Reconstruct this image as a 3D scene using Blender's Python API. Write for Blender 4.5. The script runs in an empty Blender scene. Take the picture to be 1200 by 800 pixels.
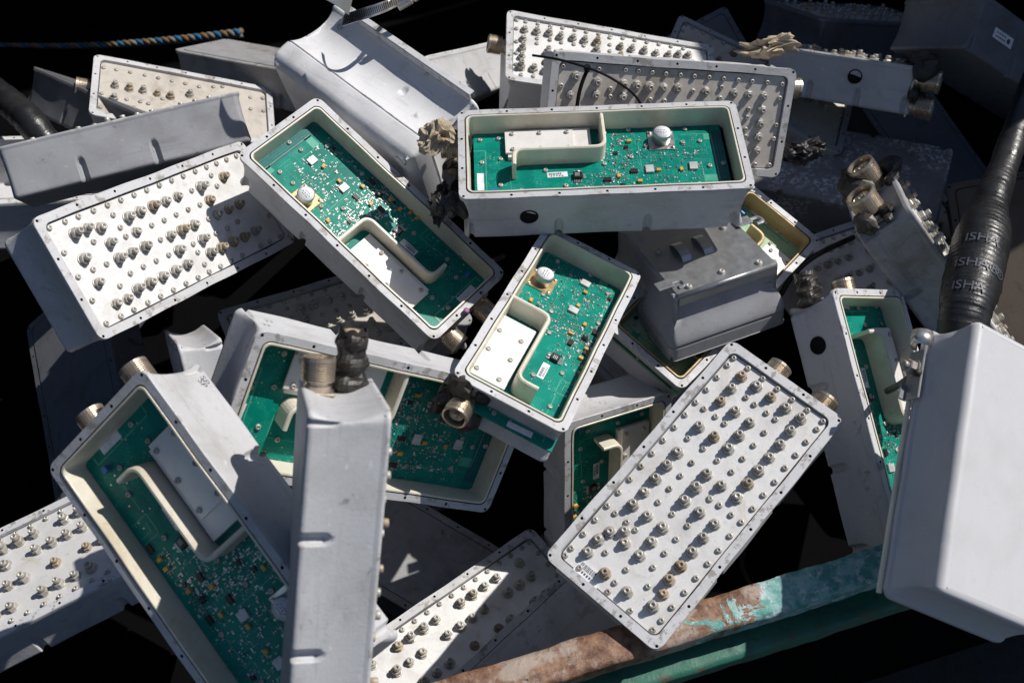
import bpy, bmesh, math, random
from mathutils import Vector, Matrix, geometry
random.seed(7)
SC = bpy.context.scene
COL = SC.collection
PI = math.pi
# ------------------------------------------------------------------ camera frame
PITCH = math.radians(36.87)
CAM_LOC = Vector((0, 0, 1.62))
CM = Matrix.Translation(CAM_LOC) @ Matrix.Rotation(PITCH, 4, 'X')
FPX = 1250.0
def at(px, py, d):
    """world point seen at photo pixel (px, py), d metres in front of the lens plane"""
    return CM @ Vector(((px - 600) / FPX * d, -(py - 400) / FPX * d, -d))
cam = bpy.data.cameras.new('camera'); camo = bpy.data.objects.new('camera', cam); COL.objects.link(camo)
camo.matrix_world = CM
cam.sensor_width = 36; cam.lens = FPX / 1200 * 36; cam.clip_start = .05; cam.clip_end = 200
SC.camera = camo
# ------------------------------------------------------------------ materials
def newmat(name):
    m = bpy.data.materials.new(name); m.use_nodes = True
    nt = m.node_tree; b = nt.nodes['Principled BSDF']
    return m, nt, b
def N(nt, typ, **kw):
    n = nt.nodes.new(typ)
    for k, v in kw.items():
        if k in n.inputs.keys(): n.inputs[k].default_value = v
        else: setattr(n, k, v)
    return n
def ramp(nt, src, a, b, c0=(0,0,0,1), c1=(1,1,1,1)):
    r = nt.nodes.new('ShaderNodeValToRGB')
    r.color_ramp.elements[0].position = a; r.color_ramp.elements[1].position = b
    r.color_ramp.elements[0].color = c0; r.color_ramp.elements[1].color = c1
    nt.links.new(src, r.inputs[0]); return r.outputs[0]
def mix(nt, fac, a, b, mode='MIX'):
    m = nt.nodes.new('ShaderNodeMix'); m.data_type = 'RGBA'; m.blend_type = mode
    for s, v in ((m.inputs[0], fac), (m.inputs[6], a), (m.inputs[7], b)):
        if hasattr(v, 'is_output'): nt.links.new(v, s)
        elif isinstance(v, (int, float)): s.default_value = v
        else: s.default_value = (*v, 1) if len(v) == 3 else v
    return m.outputs[2]
def noise(nt, scale, detail=6, rough=.6, vec=None, dist=0):
    n = N(nt, 'ShaderNodeTexNoise', Scale=scale, Detail=detail, Roughness=rough, Distortion=dist)
    if vec is not None: nt.links.new(vec, n.inputs['Vector'])
    return n.outputs['Fac']
def objcoord(nt, stretch=None):
    tc = nt.nodes.new('ShaderNodeTexCoord')
    oi = nt.nodes.new('ShaderNodeObjectInfo')
    mp = nt.nodes.new('ShaderNodeVectorMath'); mp.operation = 'MULTIPLY_ADD'
    mp.inputs[1].default_value = stretch or (1, 1, 1)
    sc = nt.nodes.new('ShaderNodeVectorMath'); sc.operation = 'SCALE'
    sc.inputs[0].default_value = (7.3, 3.1, 5.7)
    nt.links.new(oi.outputs['Random'], sc.inputs['Scale'])
    nt.links.new(tc.outputs['Object'], mp.inputs[0]); nt.links.new(sc.outputs[0], mp.inputs[2])
    return mp.outputs[0], oi.outputs['Random']
def bump(nt, b, h, strength, dist=.001):
    n = N(nt, 'ShaderNodeBump', Strength=strength, Distance=dist)
    nt.links.new(h, n.inputs['Height']); nt.links.new(n.outputs[0], b.inputs['Normal'])
def weathered(name, base, dirt, amount=.5, rough=.5, metal=0., scratch=.25, stain=None, vary=.12, bumpy=.25, spec=.5, edge=None):
    m, nt, b = newmat(name)
    v, rnd = objcoord(nt)
    big = noise(nt, 14, 8, .65, v, .4)
    mid = noise(nt, 70, 6, .6, v)
    vs, _ = objcoord(nt, (30, 240, 60))
    scr = noise(nt, 3.0, 3, .5, vs)
    vs2, _ = objcoord(nt, (260, 22, 60))
    scr2 = noise(nt, 2.0, 3, .5, vs2)
    c = mix(nt, rnd, tuple(x*(1-vary) for x in base), tuple(min(1, x*(1+vary)) for x in base))
    f1 = ramp(nt, big, .48, .72, (0,0,0,1), (amount,)*3+(1,))
    c = mix(nt, f1, c, dirt)
    f2 = ramp(nt, mid, .60, .72, (0,0,0,1), (amount*.55,)*3+(1,))
    c = mix(nt, f2, c, tuple(x*.6 for x in dirt))
    sp = noise(nt, 420, 3, .5, v)
    f5 = ramp(nt, sp, .66, .70, (0,0,0,1), (amount*.5,)*3+(1,))
    c = mix(nt, f5, c, tuple(x*.4 for x in dirt))
    if scratch:
        f3 = ramp(nt, scr, .66, .72, (0,0,0,1), (scratch,)*3+(1,))
        c = mix(nt, f3, c, tuple(min(1, x*1.45) for x in base))
        f3 = ramp(nt, scr2, .68, .73, (0,0,0,1), (scratch*.9,)*3+(1,))
        c = mix(nt, f3, c, tuple(x*.45 for x in base))
    if stain:
        st = noise(nt, 22, 5, .55, v, 1.2)
        f4 = ramp(nt, st, .60, .74, (0,0,0,1), (.55,)*3+(1,))
        c = mix(nt, f4, c, stain)
    if edge:
        ge = nt.nodes.new('ShaderNodeNewGeometry')
        pe = ramp(nt, ge.outputs['Pointiness'], .515, .56)
        ch = ramp(nt, noise(nt, 55, 6, .7, v), .55, .60)
        c = mix(nt, mix(nt, 1., pe, ch, 'MULTIPLY'), c, edge)
        # long wiped smears and grimy blotches with hard borders
        vs3, _ = objcoord(nt, (5, 40, 40)); sm3 = noise(nt, 1.6, 7, .62, vs3, .8)
        c = mix(nt, ramp(nt, sm3,   .57, .66, (0,0,0,1), (.24,)*3+(1,)), c, tuple(x*.9 for x in dirt))
        bl = noise(nt, 30, 9, .75, v, .3)
        c = mix(nt, ramp(nt, bl, .63, .66, (0,0,0,1), (.55,)*3+(1,)), c, tuple(x*.45 for x in dirt))
        ch2 = noise(nt, 48, 8, .8, v)
        c = mix(nt, ramp(nt, ch2, .70, .71), c, edge)
    nt.links.new(c, b.inputs['Base Color'])
    rr = ramp(nt, mid, .3, .7, (rough-.1,)*3+(1,), (min(1, rough+.15),)*3+(1,))
    nt.links.new(rr, b.inputs['Roughness'])
    b.inputs['Metallic'].default_value = metal
    b.inputs['Specular IOR Level'].default_value = spec
    if bumpy: bump(nt, b, noise(nt, 300, 4, .6, v), bumpy, .0006)
    return m
def frost(m):
    nt = m.node_tree; b = nt.nodes['Principled BSDF']; src = b.inputs['Base Color'].links[0].from_socket
    v, _ = objcoord(nt)
    a = ramp(nt, noise(nt, 16, 3, .5, v), .50, .60); c = ramp(nt, noise(nt, 150, 4, .75, v), .50, .56)
    nt.links.new(mix(nt, mix(nt, 1., a, c, 'MULTIPLY'), src, (.52, .54, .58)), b.inputs['Base Color'])
def plain(name, col, rough=.5, metal=0., spec=.5, bscale=0, bstr=.3):
    m, nt, b = newmat(name)
    v, rnd = objcoord(nt)
    c = mix(nt, ramp(nt, noise(nt, 90, 5, .6, v), .35, .7), tuple(x*.78 for x in col), tuple(min(1, x*1.15) for x in col))
    nt.links.new(c, b.inputs['Base Color'])
    b.inputs['Roughness'].default_value = rough; b.inputs['Metallic'].default_value = metal
    b.inputs['Specular IOR Level'].default_value = spec
    if bscale: bump(nt, b, noise(nt, bscale, 5, .6, v), bstr, .001)
    return m
M = {}
M['paint'] = weathered('grey_paint', (.53, .53, .545), (.24, .22, .20), .42, .5, 0, .35, edge=(.30, .285, .265), bumpy=.4)
M['paint_white'] = weathered('pale_paint', (.66, .66, .675), (.30, .28, .26), .34, .45, 0, .3, edge=(.35, .33, .31), bumpy=.3)
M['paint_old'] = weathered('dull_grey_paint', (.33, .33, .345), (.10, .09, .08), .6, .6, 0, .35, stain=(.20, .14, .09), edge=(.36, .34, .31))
M['paint_shade'] = weathered('shade_toned_grey', (.13, .135, .15), (.05, .045, .04), .6, .6, 0, .3)  # grey paint taken darker: its colour carries the shade on the dim boxes
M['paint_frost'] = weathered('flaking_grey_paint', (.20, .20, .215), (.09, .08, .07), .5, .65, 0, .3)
M['paint_smooth'] = weathered('smooth_grey_paint', (.55, .55, .565), (.36, .34, .32), .25, .45, 0, .2, bumpy=.15)
M['cream'] = weathered('chromate_aluminium', (.70, .66, .55), (.36, .26, .13), .5, .42, .12, .15, vary=.06)
M['tan'] = weathered('stained_chromate', (.42, .31, .16), (.16, .09, .04), .7, .5, .2, .15)
M['plate'] = weathered('silvered_plate', (.69, .685, .68), (.40, .37, .335), .55, .42, .12, .25, stain=(.50, .42, .31), vary=.06, bumpy=.3)
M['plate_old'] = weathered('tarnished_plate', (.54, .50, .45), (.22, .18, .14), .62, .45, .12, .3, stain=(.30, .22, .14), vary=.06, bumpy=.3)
M['whiteplate'] = weathered('white_shield_plate', (.74, .72, .69), (.5, .44, .36), .3, .45, .1, .1)
M['steel'] = weathered('stainless_steel', (.62, .60, .57), (.28, .22, .16), .4, .3, .85, .2, bumpy=.1)
M['bolt'] = weathered('plated_bolt', (.45, .43, .39), (.20, .15, .10), .55, .42, .3, .1, bumpy=.1)
M['bolt_rusty'] = weathered('rusty_bolt', (.38, .32, .24), (.22, .11, .04), .8, .55, .2, .1, bumpy=.2)
M['brass'] = weathered('tarnished_connector', (.58, .50, .40), (.22, .14, .08), .65, .32, .85, .2, bumpy=.3)
M['zinc'] = weathered('galvanised_bracket', (.40, .405, .41), (.24, .235, .23), .35, .36, .7, .3, bumpy=.15)
M['hole'] = plain('dark_recess', (.012, .012, .014), .7)
M['rubber'] = plain('black_rubber', (.008, .008, .009), .65, 0, .15)
M['tape'] = weathered('black_tape', (.015, .015, .017), (.05, .047, .042), .5, .33, 0, .2, vary=0, bumpy=.8)
M['char'] = weathered('burnt_tape', (.022, .020, .018), (.09, .07, .05), .45, .45, 0, .3, bumpy=.9)
M['sealant'] = weathered('cracked_sealant', (.46, .38, .27), (.16, .10, .05), .6, .75, 0, .1, bumpy=.9)
M['black'] = plain('chip_black', (.016, .016, .017), .38)
M['gold'] = plain('tantalum_yellow', (.62, .36, .07), .4)
M['tin'] = plain('tinned_solder', (.62, .62, .60), .3, .8)
M['goldplate'] = weathered('gold_flash', (.55, .42, .22), (.30, .18, .07), .5, .35, .6, .1)
M['label'] = plain('paper_label', (.74, .75, .78), .6)
M['ink'] = plain('printed_ink', (.06, .06, .07), .6)
M['blue'] = plain('blue_trimmer', (.03, .16, .42), .4)
M['purple'] = plain('purple_plug', (.30, .14, .26), .5)
M['greychip'] = plain('grey_ceramic', (.55, .55, .55), .45, .3)
M['brown'] = plain('brown_chip', (.16, .09, .05), .5)
frost(M['paint_frost'])
def pcbmat(name, base, dark, tr, wet=.35):
    m, nt, b = newmat(name)
    v, rnd = objcoord(nt)
    c = mix(nt, ramp(nt, noise(nt, 18, 4, .5, v), .4, .62), dark, base)
    br = N(nt, 'ShaderNodeTexBrick', Scale=95.0)
    br.inputs['Mortar Size'].default_value = .035; br.inputs['Color1'].default_value = (0,0,0,1); br.inputs['Color2'].default_value = (0,0,0,1); br.inputs['Mortar'].default_value = (1,1,1,1)
    br.offset = .37
    nt.links.new(v, br.inputs['Vector'])
    gate = ramp(nt, noise(nt, 55, 2, .5, v), .5, .54)
    f = mix(nt, 1.0, br.outputs['Color'], gate, 'MULTIPLY')
    f = mix(nt, 1.0, f, (.5, .5, .5), 'MULTIPLY')
    c = mix(nt, f, c, tr)
    dots = N(nt, 'ShaderNodeTexVoronoi', Scale=330.0); nt.links.new(v, dots.inputs['Vector'])
    f = mix(nt, 1., ramp(nt, dots.outputs['Distance'], .13, .17, (1,1,1,1), (0,0,0,1)), ramp(nt, noise(nt, 40, 2, .5, v), .52, .58), 'MULTIPLY')
    c = mix(nt, f, c, (.45, .50, .44))
    nt.links.new(c, b.inputs['Base Color'])
    b.inputs['Roughness'].default_value = wet; b.inputs['Specular IOR Level'].default_value = .2
    bump(nt, b, noise(nt, 260, 3, .6, v), .12, .0005)
    return m
M['pcb'] = pcbmat('green_circuit_board', (.0, .215, .16), (.0, .16, .122), (.03, .36, .27), .36)
M['pcb_trace'] = plain('board_trace', (.07, .36, .25), .35)
M['pcb_pale'] = pcbmat('pale_circuit_board', (.33, .50, .30), (.24, .42, .24), (.5, .62, .42), .5)
M['pcb_navy'] = plain('board_dark_trace', (.015, .075, .10), .35)
# ------------------------------------------------------------------ mesh builder
class MB:
    def __init__(s): s.v = []; s.f = []; s.m = []; s.sm = []
    def add(s, verts, faces, mi=0, smooth=False):
        o = len(s.v); s.v += [tuple(p) for p in verts]
        for f in faces:
            s.f.append([o+i for i in f]); s.m.append(mi); s.sm.append(smooth)
    def box(s, c, d, mi=0, rot=None, bev=0.):
        x, y, z = (q/2 for q in d)
        if bev:
            b = min(bev, x*.8, y*.8, z*.8); vs = []; 
            lay = [(-z, b), (-z+b, 0), (z-b, 0), (z, b)]
            for zz, ins in lay:
                X, Y = x-ins, y-ins
                k = b*.6 if ins == 0 else b*.4
                vs += [(X-k, -Y, zz), (X, -Y+k, zz), (X, Y-k, zz), (X-k, Y, zz), (-X+k, Y, zz), (-X, Y-k, zz), (-X, -Y+k, zz), (-X+k, -Y, zz)]
            fs = []
            for L in range(3):
                for i in range(8):
                    a = L*8+i; bb = L*8+(i+1) % 8; fs.append((a, bb, bb+8, a+8))
            fs.append(tuple(range(7, -1, -1))); fs.append(tuple(range(24, 32)))
        else:
            vs = [(i, j, k) for k in (-z, z) for j in (-y, y) for i in (-x, x)]
            fs = [(0,2,3,1),(4,5,7,6),(0,1,5,4),(2,6,7,3),(0,4,6,2),(1,3,7,5)]
        R = Matrix.Rotation(rot, 3, 'Z') if isinstance(rot, (int, float)) else rot
        vs = [(R @ Vector(p) if R is not None else Vector(p)) + Vector(c) for p in vs]
        s.add(vs, fs, mi)
    def lathe(s, prof, n=20, mi=0, X=None, smooth=True, close=True, jit=None):
        """prof: (r, z) list from bottom to top"""
        vs = []; fs = []
        for j, (r, z) in enumerate(prof):
            for i in range(n):
                a = 2*PI*i/n; rr = r
                if jit: rr = r*jit(i, j)
                vs.append(Vector((rr*math.cos(a), rr*math.sin(a), z)))
        for j in range(len(prof)-1):
            for i in range(n):
                k = (i+1) % n; fs.append((j*n+i, j*n+k, (j+1)*n+k, (j+1)*n+i))
        if close: fs.append(tuple(range(n-1, -1, -1))); fs.append(tuple((len(prof)-1)*n+i for i in range(n)))
        if X is not None: vs = [X @ p for p in vs]
        s.add(vs, fs, mi, smooth)
    def tube(s, pts, rad, n=12, mi=0, smooth=True, cap=True, ripple=None):
        pts = [Vector(p) for p in pts]; m = len(pts); vs = []; fs = []
        up = None
        for j, p in enumerate(pts):
            t = (pts[min(j+1, m-1)] - pts[max(j-1, 0)]).normalized()
            if up is None:
                up = t.orthogonal().normalized()
            up = (up - t*up.dot(t)).normalized(); w = t.cross(up)
            r = rad[j] if isinstance(rad, (list, tuple)) else rad
            for i in range(n):
                a = 2*PI*i/n; q = r*(ripple(j, a) if ripple else 1)
                vs.append(p + up*(q*math.cos(a)) + w*(q*math.sin(a)))
        for j in range(m-1):
            for i in range(n):
                k = (i+1) % n; fs.append((j*n+i, j*n+k, (j+1)*n+k, (j+1)*n+i))
        if cap: fs.append(tuple(range(n-1, -1, -1))); fs.append(tuple((m-1)*n+i for i in range(n)))
        s.add(vs, fs, mi, smooth)
    def strip(s, path, th, h, z0, mi=0, closed=False):
        """wall of thickness th along a 2-D path, from z0 up to z0+h, slightly rounded top"""
        P = [Vector(p) for p in path]; m = len(P); Lf = []; Rt = []
        for i in range(m):
            d = ((P[min(i+1, m-1)] - P[max(i-1, 0)])).normalized(); n = Vector((-d.y, d.x))
            Lf.append(P[i]+n*th/2); Rt.append(P[i]-n*th/2)
        k = th*.28; vs = []
        for i in range(m):
            nn = (Lf[i]-Rt[i]).normalized()*k
            vs += [(*Rt[i], z0), (*Rt[i], z0+h-k), (*(Rt[i]+nn), z0+h), (*(Lf[i]-nn), z0+h), (*Lf[i], z0+h-k), (*Lf[i], z0)]
        fs = []
        for i in range(m-1):
            for j in range(5): a = i*6+j; fs.append((a, a+6, a+7, a+1))
        fs.append(tuple(range(5, -1, -1))[::-1]); fs.append(tuple((m-1)*6+j for j in range(5, -1, -1)))
        s.add(vs, fs, mi)
    def mesh(s, name, mats, auto=None):
        me = bpy.data.meshes.new(name); me.from_pydata(s.v, [], s.f)
        for k in mats: me.materials.append(M[k] if isinstance(k, str) else k)
        me.polygons.foreach_set('material_index', s.m); me.polygons.foreach_set('use_smooth', s.sm)
        me.validate(); bm = bmesh.new(); bm.from_mesh(me)
        bmesh.ops.remove_doubles(bm, verts=bm.verts, dist=1e-6)
        bmesh.ops.recalc_face_normals(bm, faces=bm.faces); bm.to_mesh(me); bm.free()
        return me
def link(name, me, parent=None, loc=None, rot=None, mat4=None):
    o = bpy.data.objects.new(name, me); COL.objects.link(o)
    if parent is not None: o.parent = parent
    if mat4 is not None: o.matrix_local = mat4
    else:
        if loc is not None: o.location = loc
        if rot is not None: o.rotation_euler = rot
    return o
def thing(name, label, cat, mw=None, group=None):
    o = bpy.data.objects.new(name, None); COL.objects.link(o); o.empty_display_size = .05
    if mw is not None: o.matrix_world = mw
    o['label'] = label; o['category'] = cat
    if group: o['group'] = group
    return o
def tag(o, label, cat, group=None):
    o['label'] = label; o['category'] = cat
    if group: o['group'] = group
    return o
CACHE = {}
def cached(key, fn):
    if key not in CACHE: CACHE[key] = fn()
    return CACHE[key]
# ------------------------------------------------------------------ housings
def contour(hx, hy, r, dense=(), step=.012, nc=6):
    """rounded rectangle, counter-clockwise: list of (x, y, nx, ny)"""
    out = []
    def edge(a, b, n, longside):
        L = (Vector(b)-Vector(a)).length; k = max(2, int(L/step)); ts = {i/k for i in range(1, k)}
        if longside:
            for dx in dense:
                for q in range(-8, 9):
                    xx = dx + q*.001
                    t = (xx-a[0])/(b[0]-a[0])
                    if .01 < t < .99: ts.add(round(t, 5))
        last = -1
        for t in sorted(ts):
            if t-last < .0012/L*.6: continue
            last = t
            out.append((a[0]+(b[0]-a[0])*t, a[1]+(b[1]-a[1])*t, *n))
    def corner(cx, cy, a0):
        for i in range(nc+1):
            a = a0 + PI/2*i/nc; out.append((cx+r*math.cos(a), cy+r*math.sin(a), math.cos(a), math.sin(a)))
    edge((-hx+r, -hy), (hx-r, -hy), (0, -1), True); corner(hx-r, -hy+r, -PI/2)
    edge((hx, -hy+r), (hx, hy-r), (1, 0), False); corner(hx-r, hy-r, 0)
    edge((hx-r, hy), (-hx+r, hy), (0, 1), True); corner(-hx+r, hy-r, PI/2)
    edge((-hx, hy-r), (-hx, -hy+r), (-1, 0), False); corner(-hx+r, -hy+r, PI)
    return out
def inpoly(p, poly):
    c = False; x, y = p; j = len(poly)-1
    for i in range(len(poly)):
        xi, yi = poly[i][:2]; xj, yj = poly[j][:2]
        if (yi > y) != (yj > y) and x < (xj-xi)*(y-yi)/(yj-yi)+xi: c = not c
        j = i
    return c
def smooth01(t): t = max(0, min(1, t)); return t*t*(3-2*t)
def prof_tray(t):
    if t < .085: return (0, 0)
    u = (t-.085)/.915
    return (.0022+.0085*math.sin(PI*min(1, u*1.02)) , .0018+.0025*math.sin(PI*u)+.001*u)
def prof_flare(t):   # back face carries a bracket; sides sweep out to the seam near the rim
    if t < .20: q = .0012; return (q, q)
    if t < .23: return (.0026, .0026)
    u = (t-.23)/.77; k = .0012 + .0150*smooth01(u/.60)
    return (k, k*.9)
def prof_shell(t):
    if t < .04: return (0, 0)
    if t < .685:
        u = (t-.04)/.645; return (.002+.011*math.sin(PI*u)**.8, .002+.013*math.sin(PI*u)**.8)
    if t < .711: return (.0035, .0035)
    u = (t-.711)/.289; return (.0012+.006*u*u, .0012+.006*u*u)
def prof_flat(t):
    if t < .06: return (0, 0)
    return (.0022+.0015*math.sin(PI*(t-.06)/.94), .0014)
PROFS = dict(flat=prof_flat, tray=prof_tray, flare=prof_flare, shell=prof_shell)
def housing_mesh(L, W, H, kind, prof='tray', seed=0, inner='cream', paint='paint', backr=.005, dents=True):
    rng = random.Random(seed)
    b = MB(); hx, hy = L/2, W/2; r = .011
    nx = ([L*q for q in (-.47, -.16, .15, .45)] if prof != 'flare' else [-L*.02]) if dents is True else [L*q for q in (dents or ())]
    base = contour(hx, hy, r, nx); n = len(base); pf = PROFS[prof]
    zs = [0, .006, .0061, .008]; k = int(H/.003)
    ex = {'tray': (), 'flat': (), 'flare': (.199, .201, .229, .231), 'shell': (.684, .686, .710, .712)}[prof]
    zs = sorted(set(zs + [H*i/k for i in range(1, k)] + [H*q for q in ex]))
    zs = [z for z in zs if z < H-backr*.99]
    rn = [H-backr+backr*math.sin(PI/2*i/4) for i in range(5)]
    levels = [(z, 0) for z in zs] + [(z, backr*(1-math.cos(PI/2*i/4))) for i, z in enumerate(rn)]
    nr = .0052
    z0 = {'tray': .70, 'flat': .62, 'flare': .42, 'shell': .33}[prof]*H
    vs = []
    for z, extra in levels:
        ie, isd = pf(z/H)
        for (x, y, ax, ay) in base:
            d = 0
            if abs(ay) > .99:
                for q in nx:
                    if prof in ('tray', 'flat'):
                        s2 = nr*nr - (x-q)**2 - max(0, z0-z)**2
                        if s2 > 0: d = max(d, math.sqrt(s2)*1.25)
                    elif prof == 'flare':
                        s2 = nr*nr*1.3 - (x-q)**2 - max(0, z-z0-.006)**2 - max(0, z0-.012-z)**2*.3
                        if s2 > 0: d = max(d, math.sqrt(s2)*1.2)
                    else:
                        s2 = .0065**2 - (x-q)**2 - (z-z0)**2
                        if s2 > 0: d = max(d, math.sqrt(s2)*.5)
            vs.append((x-ax*(ie+extra), y-ay*(isd+extra+d), -z))
    fs = []
    for j in range(len(levels)-1):
        for i in range(n):
            q = (i+1) % n; fs.append((j*n+i, (j+1)*n+i, (j+1)*n+q, j*n+q))
    b.add(vs, fs, 0, True)
    o = (len(levels)-1)*n
    b.add(vs[o:], [tuple(range(n-1, -1, -1))], 0)
    # rim band with screw holes
    i1 = .0088 if kind == 'pcb' else .0105
    def inner_loop(ins, z, rr): return [(p[0], p[1], z) for p in contour(hx-ins, hy-ins, rr, (), .02, 6)]
    lp = inner_loop(i1, 0, .009)
    holes = []
    kx = 6
    for i in range(kx+1):
        x = -hx+.0055+(L-.011)*i/kx
        for s in (-1, 1): holes.append((x, s*(hy-.0047)))
    for s in (-1, 1):
        for y in (-.33*hy, .33*hy): holes.append((s*(hx-.0047), y))
    hr = .0018; hn = 10
    V = [Vector((p[0], p[1])) for p in base]; E = [(i, (i+1) % n) for i in range(n)]
    o = len(V); V += [Vector((p[0], p[1])) for p in lp]; m = len(lp); E += [(o+i, o+(i+1) % m) for i in range(m)]
    for hxx, hyy in holes:
        o = len(V); V += [Vector((hxx+hr*math.cos(2*PI*i/hn), hyy+hr*math.sin(2*PI*i/hn))) for i in range(hn)]
        E += [(o+i, o+(i+1) % hn) for i in range(hn)]
    rv, re, rf, *_ = geometry.delaunay_2d_cdt(V, E, [], 0, 1e-7)
    fs = []
    for f in rf:
        c = Vector((0, 0))
        for i in f: c += rv[i]
        c /= len(f)
        if not inpoly(c, base) or inpoly(c, lp): continue
        if any((c.x-a)**2+(c.y-d)**2 < hr*hr for a, d in holes): continue
        fs.append(tuple(f))
    b.add([(p.x, p.y, 0) for p in rv], fs, 3)
    for hxx, hyy in holes:
        ring = [(hxx+hr*math.cos(2*PI*i/hn), hyy+hr*math.sin(2*PI*i/hn)) for i in range(hn)]
        b.add([(*p, 0) for p in ring]+[(*p, -.005) for p in ring], [(i, (i+1) % hn, (i+1) % hn+hn, i+hn) for i in range(hn)]+[tuple(range(hn, 2*hn))], 2)
    def bridge(loops, mi, smooth=False):
        m = len(loops[0]); vv = [p for l in loops for p in l]
        b.add(vv, [(j*m+i, j*m+(i+1) % m, (j+1)*m+(i+1) % m, (j+1)*m+i) for j in range(len(loops)-1) for i in range(m)], mi, smooth)
    if kind == 'pcb':
        bridge([lp, inner_loop(i1, -.0022, .009), inner_loop(i1+.0014, -.0022, .0085)], 2)
        bridge([inner_loop(i1+.0014, -.0022, .0085), inner_loop(i1+.0014, .0002, .0085), inner_loop(i1+.0018, .0007, .0082), inner_loop(i1+.0034, .0007, .0075), inner_loop(i1+.0040, .0001, .007)], 1)
        dz = -.0315
        bridge([inner_loop(i1+.0040, .0001, .007), inner_loop(i1+.0055, dz, .006)], 1)
        b.add(inner_loop(i1+.0055, dz, .006), [tuple(range(len(lp)))], 1)
    elif kind == 'panel':
        bridge([lp, inner_loop(i1+.0003, -.0066, .009)], 3)
        bridge([inner_loop(i1+.0003, -.0066, .009), inner_loop(i1+.0016, -.0068, .0085)], 2)
        b.add(inner_loop(i1+.0016, -.0068, .0085), [tuple(range(len(lp)))], 2)
    else:
        bridge([lp, inner_loop(i1+.0004, -.0020, .009)], 2)
        bridge([inner_loop(i1+.0004, -.0020, .009), inner_loop(i1+.0012, -.0020, .009), inner_loop(i1+.0014, .0006, .009), inner_loop(i1+.0020, .0010, .009)], 0)
        b.add(inner_loop(i1+.0020, .0010, .009), [tuple(range(len(lp)))], 0)
    # slight dents: push vertices by a low-frequency noise
    ph = [rng.uniform(0, 6) for _ in range(6)]
    def wob(p):
        x, y, z = p
        a = .0005*math.sin(x*31+ph[0])*math.cos(z*60+ph[1]) + .0003*math.sin(x*77+ph[2]+z*90)
        return (x, y+a*(1 if y > 0 else -1)*(abs(y)/hy), z + .0006*math.sin(x*12+ph[3])*math.cos(y*15+ph[4]))
    b.v = [wob(p) for p in b.v]
    return b.mesh('housing', [paint, inner, 'hole', paint])
def rrect_plate(hx, hy, r, z1, z0, mi, b):
    c = contour(hx, hy, r, (), .03, 5); n = len(c)
    k = .0005
    lo = [[(p[0]-p[2]*i, p[1]-p[3]*i, z) for p in c] for i, z in ((0, z0), (0, z1-k), (k, z1))]
    b.add([p for l in lo for p in l], [(j*n+i, j*n+(i+1) % n, (j+1)*n+(i+1) % n, (j+1)*n+i) for j in range(2) for i in range(n)]+[tuple(2*n+i for i in range(n)), tuple(range(n-1, -1, -1))], mi)
def tuning_mesh(mt='bolt'):
    b = MB()
    b.lathe([(.0063, 0), (.0063, .0010), (.0057, .0012)], 18, 0)
    b.lathe([(.0056, .0012), (.0056, .0048), (.0050, .0054)], 6, 0, smooth=False)
    b.lathe([(.0034, .0054), (.0034, .0098), (.0029, .0104), (.0017, .0104), (.0015, .0086)], 14, 0)
    return b.mesh('tuning_screw', [mt])
def screw_mesh():
    b = MB()
    b.lathe([(.0032, 0), (.0032, .0013), (.0027, .0023), (.0018, .0026), (.0014, .0026), (.0013, .0012)], 14, 0)
    return b.mesh('screw', ['bolt'])
def nut_short():
    b = MB()
    b.lathe([(.0058, 0), (.0058, .0009), (.0054, .0011)], 18, 0)
    b.lathe([(.0053, .0011), (.0053, .0042), (.0047, .0047)], 6, 0, smooth=False)
    b.lathe([(.0030, .0047), (.0030, .0072), (.0016, .0074), (.0014, .006)], 14, 0)
    return b.mesh('tuning_screw', ['bolt'])
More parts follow.
